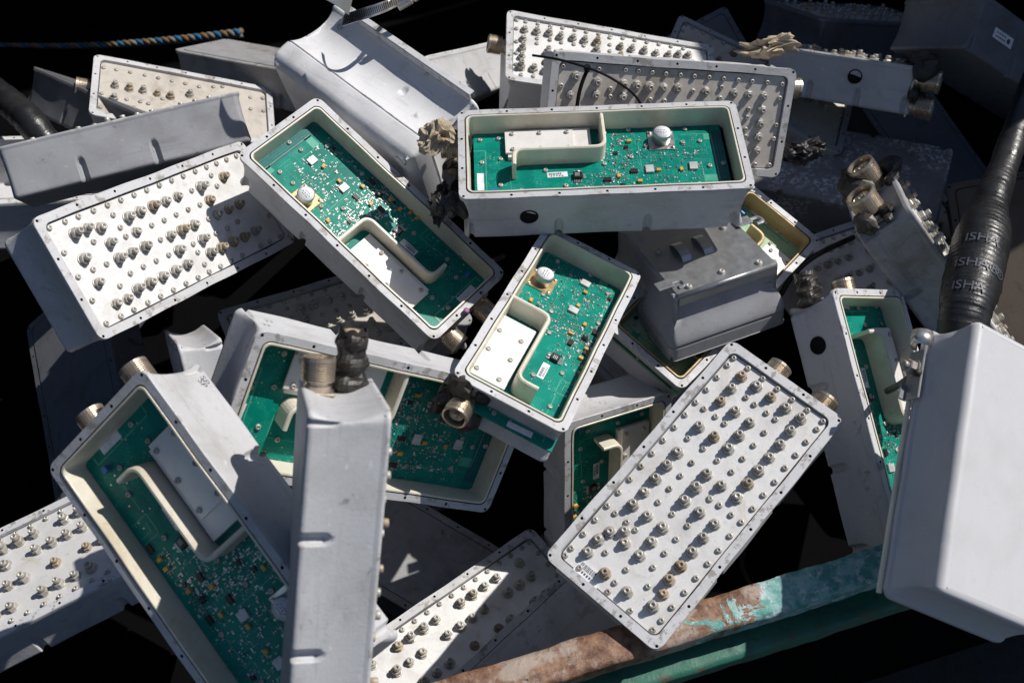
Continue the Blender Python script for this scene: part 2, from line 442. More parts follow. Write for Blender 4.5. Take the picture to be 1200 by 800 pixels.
def connector_mesh(style):
    b = MB()
    if style == 'brass':
        b.box((0, 0, .0015), (.030, .030, .003), 0, bev=.001)
        p = [(.0125, .003), (.0125, .008), (.0112, .0085), (.0112, .0115), (.0148, .012)]
        z = .012
        for i in range(8):
            p += [(.0150, z+.0005), (.0150, z+.0011), (.0139, z+.0016), (.0139, z+.0019)]; z += .0022
        p += [(.0150, z), (.0148, z+.0035), (.0132, z+.004), (.0122, z+.0035), (.0120, z-.010)]
        b.lathe(p, 28, 0, smooth=False)
        b.lathe([(.0088, z-.010), (.0088, z-.001), (.0070, z-.001), (.0066, z-.008)], 20, 0)
        b.lathe([(.0030, z-.010), (.0030, z+.0005), (.0020, z+.0015)], 14, 0)
        return b.mesh('connector', ['brass'])
    rng = random.Random(hash(style) % 1000 if False else len(style)*13+ord(style[-1]))
    nse = {}
    def jit(i, j):
        if (i, j) not in nse: nse[(i, j)] = 1+.10*math.sin(i*2*PI/22*3+j*.8)+rng.uniform(-.07, .07)
        return nse[(i, j)]
    if style.startswith('stub'):       # cut cable still wrapped in burnt tape
        Ls = .052 if style == 'stubb' else .040
        p = [(.013, 0)]
        k = 16
        for i in range(k+1):
            u = i/k
            rr = .0160 + .0016*math.sin(u*17) - .003*u
            p.append((rr, .002+u*Ls))
        b.lathe(p, 22, 0, smooth=False, jit=jit)
        # ragged lip and core
        n = 22; zt = .002+Ls; vs = []; fs = []
        for i in range(n):
            a = 2*PI*i/n; h = rng.uniform(.0, .005) if i % 3 else rng.uniform(.002, .009)
            r0 = .0135
            vs += [(r0*math.cos(a), r0*math.sin(a), zt-.002), (r0*.98*math.cos(a+.1), r0*.98*math.sin(a+.1), zt+h), (r0*.9*math.cos(a), r0*.9*math.sin(a), zt-.002)]
        for i in range(n):
            q = (i+1) % n
            fs += [(i*3, q*3, q*3+1, i*3+1), (i*3+1, q*3+1, q*3+2, i*3+2)]
        b.add(vs, fs, 0)
        b.lathe([(.0085, zt-.004), (.0085, zt+.002), (.006, zt+.0025), (.0055, zt-.003)], 16, 1)
        return b.mesh('cable_stub', ['char', 'sealant'])
    if style.startswith('wrap'):       # brass connector with melted tape round its foot
        for q in range(16):
            a = rng.uniform(0, 2*PI); rr = rng.uniform(.011, .019); s = rng.uniform(.006, .013)
            X = Matrix.Translation((rr*math.cos(a), rr*math.sin(a), rng.uniform(.0, .012))) @ Matrix.Rotation(rng.uniform(0, 3), 4, 'X') @ Matrix.Rotation(a, 4, 'Z')
            b.lathe([(s*.35, -s*.5), (s*.85, -s*.3), (s, 0), (s*.8, s*.35), (s*.3, s*.55)], 9, 0, X=X, smooth=False, jit=lambda i, j: 1+rng.uniform(-.25, .25))
        return b.mesh('burnt_wrap', ['char'])
    if style.startswith('seal'):
        for q in range(13):
            a = rng.uniform(0, 2*PI); rr = rng.uniform(.006, .018); s = rng.uniform(.008, .016)
            X = Matrix.Translation((rr*math.cos(a), rr*math.sin(a), rng.uniform(.0, .025))) @ Matrix.Rotation(rng.uniform(0, 3), 4, 'X') @ Matrix.Rotation(a, 4, 'Z')
            b.lathe([(s*.35, -s*.5), (s*.85, -s*.3), (s, 0), (s*.8, s*.35), (s*.3, s*.55)], 8, q % 2, X=X, smooth=False, jit=lambda i, j: 1+rng.uniform(-.3, .3))
        return b.mesh('cracked_sealant', ['sealant', 'char'])
def add_connector(root, end, y, z, style, L, sc=1.):
    """end = -1/+1 along x; connectors stick out of the short end"""
    X = Matrix.Translation((end*(L/2-.010), y, z)) @ Matrix.Rotation(end*PI/2, 4, 'Y') @ Matrix.Scale(sc, 4)
    if style == 'wrapbrass':
        c = link('connector', cached('cbrass', lambda: connector_mesh('brass')), root, mat4=X)
        w = link('burnt_tape', cached('cwrap', lambda: connector_mesh('wrap1')), c); w.scale = (1.35, 1.35, 1.5)
        return c
    if style == 'sealchar':
        c = link('connector', cached('cbrass', lambda: connector_mesh('brass')), root, mat4=X)
        w = link('burnt_tape', cached('cwrap', lambda: connector_mesh('wrap1')), c, (0, -.016, .002)); w.scale = (.8, .8, 1); return c
    if style == 'sealbrass':
        c = link('connector', cached('cbrass', lambda: connector_mesh('brass')), root, mat4=X)
        link('cracked_sealant', cached('cseal', lambda: connector_mesh('seal1')), c); return c
    nm = {'brass': 'connector', 'stuba': 'cable_stub', 'stubb': 'cable_stub', 'seal': 'cracked_sealant'}[style]
    return link(nm, cached('c'+style, lambda: connector_mesh(style)), root, mat4=X)
# ------------------------------------------------------------------ circuit board (canonical size)
CL, CW = .348, .155
BX, BY = CL/2-.0133, CW/2-.0133
BZ = -.0285
def bu(u, v): return (-BX+2*BX*u, BY-2*BY*v)
def arcpath(pts, r=.012, k=7):
    out = [Vector(pts[0])]
    for i in range(1, len(pts)-1):
        a, p, c = Vector(pts[i-1]), Vector(pts[i]), Vector(pts[i+1])
        d0 = (a-p).normalized(); d1 = (c-p).normalized()
        rr = min(r, (a-p).length*.49, (c-p).length*.49)
        s, e = p+d0*rr, p+d1*rr
        for j in range(k+1):
            t = j/k; out.append((s*(1-t)+p*t)*(1-t) + (p*(1-t)+e*t)*t)
    out.append(Vector(pts[-1])); return out
def board_mesh(mat):
    b = MB(); b.box((0, 0, BZ-.0008), (2*BX+.001, 2*BY+.001, .0016), 0)
    rng = random.Random(5); z = BZ+.00012
    def tr(x0, y0, x1, y1, w, mi=1):
        b.box(((x0+x1)/2, (y0+y1)/2, z), (abs(x1-x0)+w, abs(y1-y0)+w, .0002), mi)
    def poly(pts, w, mi=1):
        for a, c in zip(pts, pts[1:]):
            (x0, y0), (x1, y1) = bu(*a), bu(*c); tr(x0, y0, x1, y1, w, mi)
    # RF lines, loops and the comb at the far end
    poly([(.66, .18), (.66, .62), (.70, .62)], .0009, 1); poly([(.70, .40), (.92, .40)], .0008); poly([(.71, .86), (.90, .86), (.90, .5)], .0009)
    poly([(.84, .12), (.93, .12), (.96, .2), (.96, .7), (.90, .78)], .0012, 1)
    for q in range(4): poly([(.955+.012*q, .10), (.955+.012*q, .92)], .0022, 2)
    poly([(.045, .25), (.045, .9), (.02, .9)], .0014, 1); poly([(.0, .25), (.045, .25)], .0014)
    poly([(.26, .80), (.26, .97)], .001); poly([(.26, .80), (.33, .80), (.33, .97)], .001); poly([(.28, .85), (.31, .85), (.31, .97)], .0008)
    poly([(.14, .62), (.14, .82), (.24, .82)], .0009); poly([(.37, .62), (.46, .62), (.46, .80)], .0009)
    for q in range(26):
        u, v = rng.uniform(.5, .95), rng.uniform(.08, .95); pts = [(u, v)]
        for _ in range(rng.randint(1, 3)):
            if rng.random() < .5: u = min(.96, max(.5, u+rng.uniform(-.07, .07)))
            else: v = min(.96, max(.05, v+rng.uniform(-.2, .2)))
            pts.append((u, v))
        poly(pts, .0005, 1)
    for q in range(15):
        u, v = rng.choice([(rng.uniform(.02, .12), rng.uniform(.05, .95)), (rng.uniform(.15, .48), rng.uniform(.66, .95))]); x, y = bu(u, v)
        b.box((x, y, z), (.0016, .0016, .0003), 3)
    return b.mesh('circuit_board', [mat, 'pcb_trace', 'pcb_navy', 'tin'])
def smd_mesh(seed=11):
    b = MB(); rng = random.Random(seed)
    def chip(x, y, rot):
        w = rng.choice([.0008, .0010, .0012, .0016]); l = w*2
        k = rng.choice([0, 0, 1, 2, 3, 3])
        R = Matrix.Rotation(rot, 3, 'Z')
        b.box((x, y, BZ+w*.3), (l*.62, w, w*.6), k, rot)
        for s in (-1, 1):
            q = R @ Vector((s*l*.42, 0, 0)); b.box((x+q.x, y+q.y, BZ+w*.32), (l*.26, w*1.05, w*.66), 4, rot)
    for q in range(620):
        g = rng.random()
        if g < .55: u, v = rng.gauss(.57, .055), rng.uniform(.08, .95)
        elif g < .75: u, v = rng.uniform(.70, .90), rng.choice([.40, .55, .70, .86])+rng.gauss(0, .03)
        elif g < .9: u, v = rng.uniform(.38, .60), rng.uniform(.62, .95)
        else: u, v = rng.uniform(.66, .9), rng.uniform(.05, .95)
        if not .5 < u < .93 and v < .62: continue
        if u > .94 or v > .96 or v < .04: continue
        chip(*bu(u, v), rng.choice([0, PI/2]))
    return b.mesh('surface_mount_parts', ['brown', 'black', 'label', 'greychip', 'tin'])
def chip_mesh(w, h, t, mat, legs=0, legside='y', bev=.0003):
    b = MB(); b.box((0, 0, t/2+.0002), (w, h, t), 0, bev=bev)
    for i in range(legs):
        x = -w/2+w*(i+.5)/legs
        for s in ((-1, 1) if legside == 'y' else (-1,)): b.box((x, s*(h/2+.0006), .0004), (w/legs*.45, .0016, .0006), 1)
    return b.mesh('chip', [mat, 'tin'])
def transistor_mesh():
    b = MB(); b.box((0, 0, .0026), (.0112, .0105, .0048), 0, bev=.0006); b.box((0, .0075, .0008), (.0105, .0055, .0012), 1, bev=.0003)
    b.lathe([(.0024, .0014), (.0024, .003), (.0014, .0034)], 12, 1, X=Matrix.Translation((0, .008, 0)))
    for i in range(5): b.box((-.0042+i*.0021, -.0078, .0010), (.0011, .0055, .0012), 1)
    for y in (.002, .0, -.002): b.box((-.001, y, .00505), (.006, .0008, .0001), 2)
    return b.mesh('transistor', ['black', 'tin', 'greychip'])
def oscillator_mesh(base):
    b = MB(); b.box((0, 0, .0008), (.034, .034, .0016), 1, bev=.0004)
    b.lathe([(.0118, .0016), (.0118, .0155), (.0114, .0162)], 32, 0)
    for s in (-1, 1):
        for t in (-1, 1): b.lathe([(.0022, .0016), (.0022, .003), (.0016, .0034)], 10, 0, X=Matrix.Translation((s*.0135, t*.0135, 0)))
    b.lathe([(.0105, .0162), (.0105, .01635)], 28, 2)
    for j, (w, y) in enumerate(((.010, .003), (.014, 0), (.009, -.003))):     # unreadable print rows
        for q in range(4): b.box((-w/2+w*(q+.5)/4, y, .0164), (w/4*.6, .0011, .0002), 3)
    return b.mesh('oscillator_can', ['steel', base, 'label', 'ink'])
def label_mesh(w, h, ink=1):
    b = MB(); b.box((0, 0, .0002), (w, h, .0004), 0)
    if ink:
        rng = random.Random(3); x = -w*.4
        while x < w*.2: 
            k = rng.choice([.0004, .0007, .001]); b.box((x, h*.12, .00045), (k, h*.4, .0002), 1); x += k+.0007
        for q in range(5): b.box((-w*.3+q*.0035, -h*.28, .00045), (.002, h*.18, .0002), 1)
    return b.mesh('label', ['label', 'ink'])
def plate6_mesh():
    b = MB(); x0, y0 = bu(.135, .02); x1, y1 = bu(.47, .40)
    b.box(((x0+x1)/2, (y0+y1)/2, BZ+.003), (x1-x0, y0-y1, .006), 0)
    xa, ya = bu(.125, .06); xb, yb = bu(.40, .36)
    b.box(((xa+xb)/2, (ya+yb)/2, BZ+.0075), (xb-xa, ya-yb, .003), 0, bev=.0004)
    return b.mesh('shield_plate', ['whiteplate'])
def wall_mesh(inner):
    b = MB(); P = [bu(.515, -.03), bu(.515, .45), bu(.155, .45), bu(.155, .66)]
    b.strip(arcpath(P, .013), .0052, .0275, BZ, 0)
    return b.mesh('partition_wall', [inner])
NB = [0]
def fit_board(root, pcb='pcb', inner='cream', gold='steel', detail=True):
    bd = link('circuit_board', cached('bd'+pcb, lambda: board_mesh(pcb)), root)
    link('partition_wall', cached('wl'+inner, lambda: wall_mesh(inner)), root)
    pl = link('shield_plate', cached('p6', plate6_mesh), root)
    sm = cached('screw', screw_mesh)
    for u in (.155, .265, .375):
        for v in (.10, .32): link('screw', sm, pl, (*bu(u, v), BZ+.009))
    NB[0] += 1; sd = NB[0] % 3; rv = random.Random(NB[0]*77)
    st = link('surface_mount_parts', cached('smd%d' % sd, lambda: smd_mesh(11+sd)), bd); st['kind'] = 'stuff'
    for u, v in ((.025, .10), (.10, .09), (.105, .38), (.03, .42), (.18, .82), (.355, .78), (.28, .56), (.515, .50), (.625, .42), (.63, .03), (.69, .27), (.84, .24), (.91, .23), (.93, .58), (.875, .82), (.69, .87), (.86, .05), (.985, .55), (.53, .06), (.10, .74)):
        link('screw', sm, bd, (*bu(u, v), BZ))
    o = link('oscillator_can', cached('osc'+gold, lambda: oscillator_mesh(gold)), bd, (*bu(.755, .20), BZ))
    def put(nm, key, fn, u, v, r=0):
        if nm in ('capacitor', 'chip') and rv.random() < .14 and NB[0] > 1: return
        link(nm, cached(key, fn), bd, (*bu(u, v), BZ), (0, 0, r+rv.uniform(-.06, .06)))
    for u, v, r in ((.565, .68, 1), (.645, .76, 0), (.395, .93, 1), (.43, .93, 1), (.47, .87, 1), (.528, .88, 1), (.625, .20, 0), (.725, .62, 0), (.815, .62, 1)):
        put('capacitor', 'cap', lambda: chip_mesh(.0058, .0042, .0034, 'gold'), u, v, r*PI/2)
    for u, v, w in ((.628, .62, 0), (.635, .88, 0), (.52, .72, 0), (.57, .84, 1), (.61, .28, 1), (.565, .36, 1), (.35, .95, 0), (.15, .97, 1), (.505, .88, 1), (.85, .86, 1)):
        if w == 0: put('chip', 'ch0', lambda: chip_mesh(.0095, .0062, .0026, 'black', 4), u, v)
        else: put('chip', 'ch1', lambda: chip_mesh(.0052, .0050, .0024, 'black', 2), u, v)
    put('transistor', 'dpak', transistor_mesh, .405, .66)
    put('coil', 'coil', lambda: chip_mesh(.0068, .0068, .0050, 'blue', 0, bev=.0018) if False else chip_mesh(.0070, .0070, .0050, 'black', 0, bev=.0018), .575, .82)
    for u, v in ((.69, .60), (.865, .58)): put('filter_can', 'flt', lambda: chip_mesh(.0105, .0125, .0030, 'greychip', 0), u, v)
    put('trimmer', 'trm', lambda: chip_mesh(.0064, .0064, .0062, 'blue', 3), .075, .84)
    put('label', 'lab1', lambda: label_mesh(.026, .009), .325, .62)
    put('label', 'lab2', lambda: label_mesh(.030, .0085, 0), .022, .68, PI/2)
    return bd
def vent_mesh():
    b = MB(); b.lathe([(.0115, -.002), (.0115, .0004), (.0105, .0006), (.0098, .0002), (.0094, -.001)], 26, 0)
    return b.mesh('vent_plug', ['rubber'])
SMALL_GRID = [(-.163+.0204*i, s*.0632) for i in range(17) for s in (-1, 1)] + [(s*.163, -.0632+.0211*j) for j in range(1, 6) for s in (-1, 1)]
TALL_GRID = [(-.14+.0204*i, y) for i in range(14) for y in (-.045, -.012, .02, .046) if (i*7+int(y*1000)) % 5]
def fit_panel(root, L, W, tall, small, plate='plate', short=False):
    def mk():
        b = MB(); rrect_plate(L/2-.0121, W/2-.0121, .008, -.0045, -.0066, 0, b); return b.mesh('cover_plate', [plate])
    cp = link('cover_plate', mk(), root)
    tm = cached('tun', tuning_mesh) if not short else cached('tuns', nut_short); sm = cached('screw', screw_mesh); tr = cached('tunr', lambda: tuning_mesh('bolt_rusty'))
    X, Y = L/2-.0165, W/2-.0165
    rng = random.Random(L*1e4)
    for x, y in tall:
        if abs(x) < X-.004 and abs(y) < Y-.004:
            if rng.random() < .02: continue
            o = link('tuning_screw', tr if rng.random() < .2 and not short else tm, cp, (x, y, -.0045), (rng.gauss(0, .02), rng.gauss(0, .02), rng.uniform(0, 6)))
            k = rng.choice([1.08, 1.15, 1.22]); o.scale = (k, k, k*rng.choice([.8, .92, 1, 1.05, 1.25]))
    for x, y in small:
        x = max(-X, min(X, x)); y = max(-Y, min(Y, y)); link('screw', sm, cp, (x, y, -.0045)).scale = (1.1, 1.1, 1.2)
SUNDIR = (.57, .69, .45); SUN = 4.7; SKY = .068; EXPO = 0.0
POSES = {
 'A': ([[0.9991, -0.041, -0.0112], [0.0397, 0.8088, 0.5867], [-0.015, -0.5866, 0.8097]], [0.1127, 0.2423, -1.3375], (0.3605, 0.1572, 0.0755)),
 'B': ([[-0.7277, -0.6265, 0.2792], [0.6833, -0.6267, 0.3747], [-0.0598, 0.4634, 0.8841]], [-0.1791, 0.164, -1.3826], (0.3487, 0.1442, 0.0707)),
 'C': ([[0.3534, -0.8842, 0.3054], [0.5989, 0.4646, 0.6522], [-0.7186, -0.0476, 0.6938]], [0.051, 0.0256, -1.2538], (0.31, 0.1376, 0.0637)),
 'D': ([[0.4577, -0.4376, 0.7739], [0.3943, 0.8801, 0.2644], [-0.7969, 0.1841, 0.5754]], [-0.423, 0.1398, -1.3548], (0.3607, 0.1576, 0.0756)),
 'E': ([[-0.6621, 0.7395, -0.1213], [-0.7122, -0.5706, 0.409], [0.2332, 0.3572, 0.9044]], [0.2076, -0.1641, -1.203], (0.3406, 0.16, 0.072)),
 'F': ([[0.912, -0.1865, 0.3655], [-0.0993, 0.7641, 0.6375], [-0.3981, -0.6176, 0.6783]], [-0.5468, 0.4041, -1.7873], (0.2954, 0.1586, 0.072)),
 'J': ([[0.9802, 0.012, 0.1978], [-0.1198, 0.8311, 0.5431], [-0.1579, -0.556, 0.816]], [0.1603, 0.4413, -1.6818], (0.3453, 0.1579, 0.072)),
 'K': ([[0.9828, 0.0837, 0.1648], [-0.0198, 0.9342, -0.3563], [-0.1838, 0.3469, 0.9197]], [0.2216, 0.3137, -1.4925], (0.3522, 0.1546, 0.072)),
 'T': ([[0.1851, 0.7893, 0.5855], [-0.9583, 0.0128, 0.2856], [0.218, -0.6139, 0.7587]], [0.4908, -0.0922, -1.3408], (0.3337, 0.1549, 0.0755)),
 'G': ([[0.9255, -0.2683, -0.2672], [0.2912, 0.0529, 0.9552], [-0.2422, -0.9619, 0.1271]], [-0.5612, 0.3109, -1.5442], (0.3325, 0.1548, 0.0717)),
 'N': ([[0.8904, 0.434, 0.1371], [-0.2552, 0.2265, 0.94], [0.3769, -0.872, 0.3124]], [0.5635, 0.4782, -1.7831], (0.2486, 0.157, 0.0756)),
 'Q': ([[0.6433, 0.1166, 0.7567], [-0.6857, 0.5273, 0.5018], [-0.3404, -0.8417, 0.4192]], [0.6222, 0.0935, -1.4737], (0.345, 0.1545, 0.0735)),
 'S': ([[0.2746, 0.8682, -0.4132], [0.8959, -0.3871, -0.218], [-0.3492, -0.3103, -0.8842]], [0.4862, -0.1536, -1.1561], (0.3022, 0.1646, 0.0731)),
 'H': ([[0.6893, 0.1388, 0.7111], [-0.5674, -0.507, 0.6489], [0.4506, -0.8507, -0.2708]], [-0.1433, 0.365, -1.5605], (0.3148, 0.1633, 0.1268)),
 'U': ([[-0.368, 0.9251, 0.0937], [0.5983, 0.3127, -0.7377], [-0.7117, -0.2155, -0.6686]], [0.2222, 0.099, -1.5103], (0.3362, 0.1717, 0.0947)),
 'V': ([[-0.6602, 0.734, 0.1595], [-0.6208, -0.6527, 0.4343], [0.4229, 0.1877, 0.8865]], [0.279, 0.0833, -1.4492], (0.3317, 0.1333, 0.0684)),
 'X': ([[0.7886, 0.3642, 0.4955], [-0.2046, 0.9153, -0.347], [-0.5799, 0.1723, 0.7963]], [-0.1388, -0.0967, -1.1609], (0.3506, 0.1587, 0.0844)),
 'Y': ([[-0.093, -0.2393, 0.9665], [-0.9854, 0.1614, -0.0549], [-0.1429, -0.9574, -0.2508]], [-0.1289, -0.2026, -0.9494], (0.3208, 0.147, 0.0667)),
 'Z': ([[0.617, 0.6996, -0.3604], [-0.773, 0.6246, -0.111], [0.1475, 0.3471, 0.9262]], [-0.2925, -0.2063, -0.988], (0.3431, 0.1596, 0.0844)),
 'AA': ([[0.1681, 0.3987, -0.9015], [-0.9645, -0.1225, -0.234], [-0.2037, 0.9089, 0.3639]], [-0.4056, -0.1601, -1.3904], (0.3434, 0.1647, 0.0528)),
 'BB': ([[0.018, 0.8986, 0.4384], [-0.8596, 0.2379, -0.4522], [-0.5107, -0.3687, 0.7767]], [0.1411, -0.2324, -1.4531], (0.3439, 0.1581, 0.069)),
 'DD': ([[0.8919, -0.4408, 0.1009], [0.298, 0.7408, 0.602], [-0.3401, -0.5068, 0.7921]], [-0.245, 0.0366, -1.5807], (0.345, 0.158, 0.072)),
 'W': ([[0.9105, -0.4014, 0.0989], [0.302, 0.8093, 0.5038], [-0.2823, -0.4288, 0.8581]], [0.6099, 0.1401, -1.7409], (0.345, 0.158, 0.072)),
 'P': ([[0.9241, -0.3644, 0.1154], [-0.2337, -0.7775, -0.5838], [0.3025, 0.5125, -0.8036]], [0.5466, 0.2563, -1.8785], (0.3899, 0.1797, 0.0814)),
 'I': ([[0.2881, -0.857, -0.4272], [0.3181, -0.3351, 0.8868], [-0.9032, -0.3914, 0.1761]], [-0.1474, 0.4563, -1.791], (0.3749, 0.1723, 0.0811)),
 'LL': ([[0.9031, 0.3275, 0.2777], [-0.4285, 0.7289, 0.5339], [-0.0276, -0.6012, 0.7986]], [0.428, 0.4488, -1.8488], (0.345, 0.158, 0.072)),
 'M': ([[0.459, 0.8849, -0.0796], [-0.8777, 0.4655, 0.1138], [0.1377, 0.0177, 0.9903]], [0.434, 0.4806, -2.1025], (0.345, 0.158, 0.072)),
 'EE1': ([[0.7822, 0.5152, 0.3502], [-0.3706, -0.067, 0.9264], [0.5008, -0.8544, 0.1386]], [-0.6424, 0.3997, -1.7972], (0.345, 0.158, 0.072)),
 'EE2': ([[0.9248, 0.369, 0.0927], [-0.2352, 0.3631, 0.9016], [0.299, -0.8556, 0.4226]], [-0.4221, 0.5142, -1.9391], (0.345, 0.158, 0.072)),
 'EE3': ([[0.8829, -0.4169, 0.216], [0.1113, 0.6328, 0.7663], [-0.4562, -0.6525, 0.605]], [-0.8549, 0.2719, -1.6867], (0.4382, 0.2006, 0.0909)),
 'EE4': ([[0.5764, 0.7061, 0.4113], [0.8106, -0.4305, -0.397], [-0.1032, 0.5623, -0.8205]], [-0.578, 0.1476, -1.7431], (0.345, 0.1601, 0.072)),
 'JJ': ([[0.811, -0.4866, 0.3248], [-0.2413, 0.2276, 0.9434], [-0.5329, -0.8435, 0.0672]], [0.827, 0.5059, -1.7903], (0.35, 0.1589, 0.0849)),
 'KK': ([[0.8479, -0.5084, 0.1506], [0.118, 0.4578, 0.8812], [-0.5169, -0.7294, 0.4481]], [0.6498, 0.6213, -2.0143], (0.3406, 0.158, 0.072)),
 'II': ([[0.7415, -0.6639, -0.097], [0.6382, 0.6532, 0.4075], [-0.2071, -0.3641, 0.908]], [0.0696, -0.3984, -1.3612], (0.345, 0.158, 0.072)),
}
TALL = {'E': [(-0.1406, -0.0422), (-0.1414, -0.0214), (-0.121, -0.042), (-0.1406, -0.0007), (-0.1405, 0.0203), (-0.1404, 0.041), (-0.1002, -0.042), (-0.1005, -0.0214), (-0.1004, -0.0006), (-0.1207, 0.0411), (-0.06, -0.0418), (-0.0605, -0.0211), (-0.0801, -0.0002), (-0.1005, 0.0413), (-0.0598, -0.0001), (-0.0806, 0.0413), (-0.0197, -0.0417), (0.0, -0.0414), (0.0207, -0.0415), (0.0408, -0.0415), (0.0609, -0.0418), (-0.0602, 0.0413), (-0.02, -0.0003), (-0.0002, -0.0001), (0.0201, -0.0002), (-0.02, 0.0204), (-0.0403, 0.0413), (-0.0201, 0.0416), (0.0202, 0.0205), (0.02, 0.0414), (0.0402, 0.0412), (0.0603, -0.0212), (0.0599, 0.0001), (0.0801, 0.0004), (0.1004, 0.0003), (0.0604, 0.0416), (0.0806, 0.0417), (0.1008, 0.0417), (0.1169, 0.0462), (0.1346, 0.0461), (0.1013, -0.0416), (0.1172, -0.0461), (0.1005, -0.021), (0.1407, -0.0163), (0.1407, 0.0152)], 'D': [(-0.1367, 0.0451), (-0.119, 0.0459), (-0.101, 0.0404), (-0.1, 0.02), (-0.1437, 0.0146), (-0.1427, -0.0167), (-0.0994, -0.0005), (-0.0783, -0.0004), (-0.0567, -0.0006), (-0.0573, 0.02), (-0.0571, 0.0398), (-0.0366, 0.0407), (-0.0146, 0.0409), (0.0073, 0.0409), (0.0286, 0.0405), (0.0719, 0.0412), (0.1169, 0.0421), (-0.013, -0.0006), (0.0078, -0.0003), (0.0302, -0.0004), (0.0308, -0.0213), (-0.0126, -0.0217), (0.0319, -0.0417), (0.0531, -0.0416), (-0.0119, -0.0419), (-0.0335, -0.042), (-0.0555, -0.0421), (-0.077, -0.0425), (-0.0982, -0.0425), (-0.117, -0.0479), (-0.1346, -0.0471), (0.0748, 0.0209), (0.074, -0.0004), (0.0972, 0.0003), (0.1186, 0.0005), (0.0772, -0.0412), (0.0983, -0.0419), (0.1214, -0.0407)], 'K': [(-0.1409, 0.0463), (-0.1461, 0.0204), (-0.1103, 0.0406), (-0.1095, 0.0234), (-0.0726, 0.0399), (-0.0709, 0.0223), (-0.0535, 0.0396), (-0.0351, 0.0392), (-0.0145, 0.0389), (0.0057, 0.0394), (0.0471, 0.0377), (0.0891, 0.0375), (0.1112, 0.0369), (0.1339, 0.0363), (0.1343, 0.0173), (0.1351, -0.0023), (0.1355, -0.0217), (0.1367, -0.0409)], 'J': [(-0.1434, 0.0409), (-0.1456, 0.0191), (-0.1468, -0.0029), (-0.1476, -0.0225), (-0.1492, -0.0452), (-0.1237, 0.0411), (-0.1039, 0.042), (-0.0855, 0.0385), (-0.0651, 0.0402), (-0.046, 0.0395), (-0.0255, 0.0398), (-0.0271, 0.0194), (-0.1066, -0.003), (-0.1081, -0.0247), (-0.1292, -0.0449), (-0.1104, -0.0456), (0.0134, 0.0392), (0.0323, 0.0384), (0.0526, 0.0386), (0.0726, 0.038), (0.0931, 0.0389), (0.1102, 0.043), (0.1266, 0.0442), (0.0115, 0.0174)], 'F': [(-0.1119, 0.0071), (-0.1123, -0.0271), (-0.1143, -0.061), (-0.0895, 0.0065), (-0.0679, 0.0072), (-0.0455, 0.0064), (-0.0243, 0.0053), (0.0069, 0.0196)]}
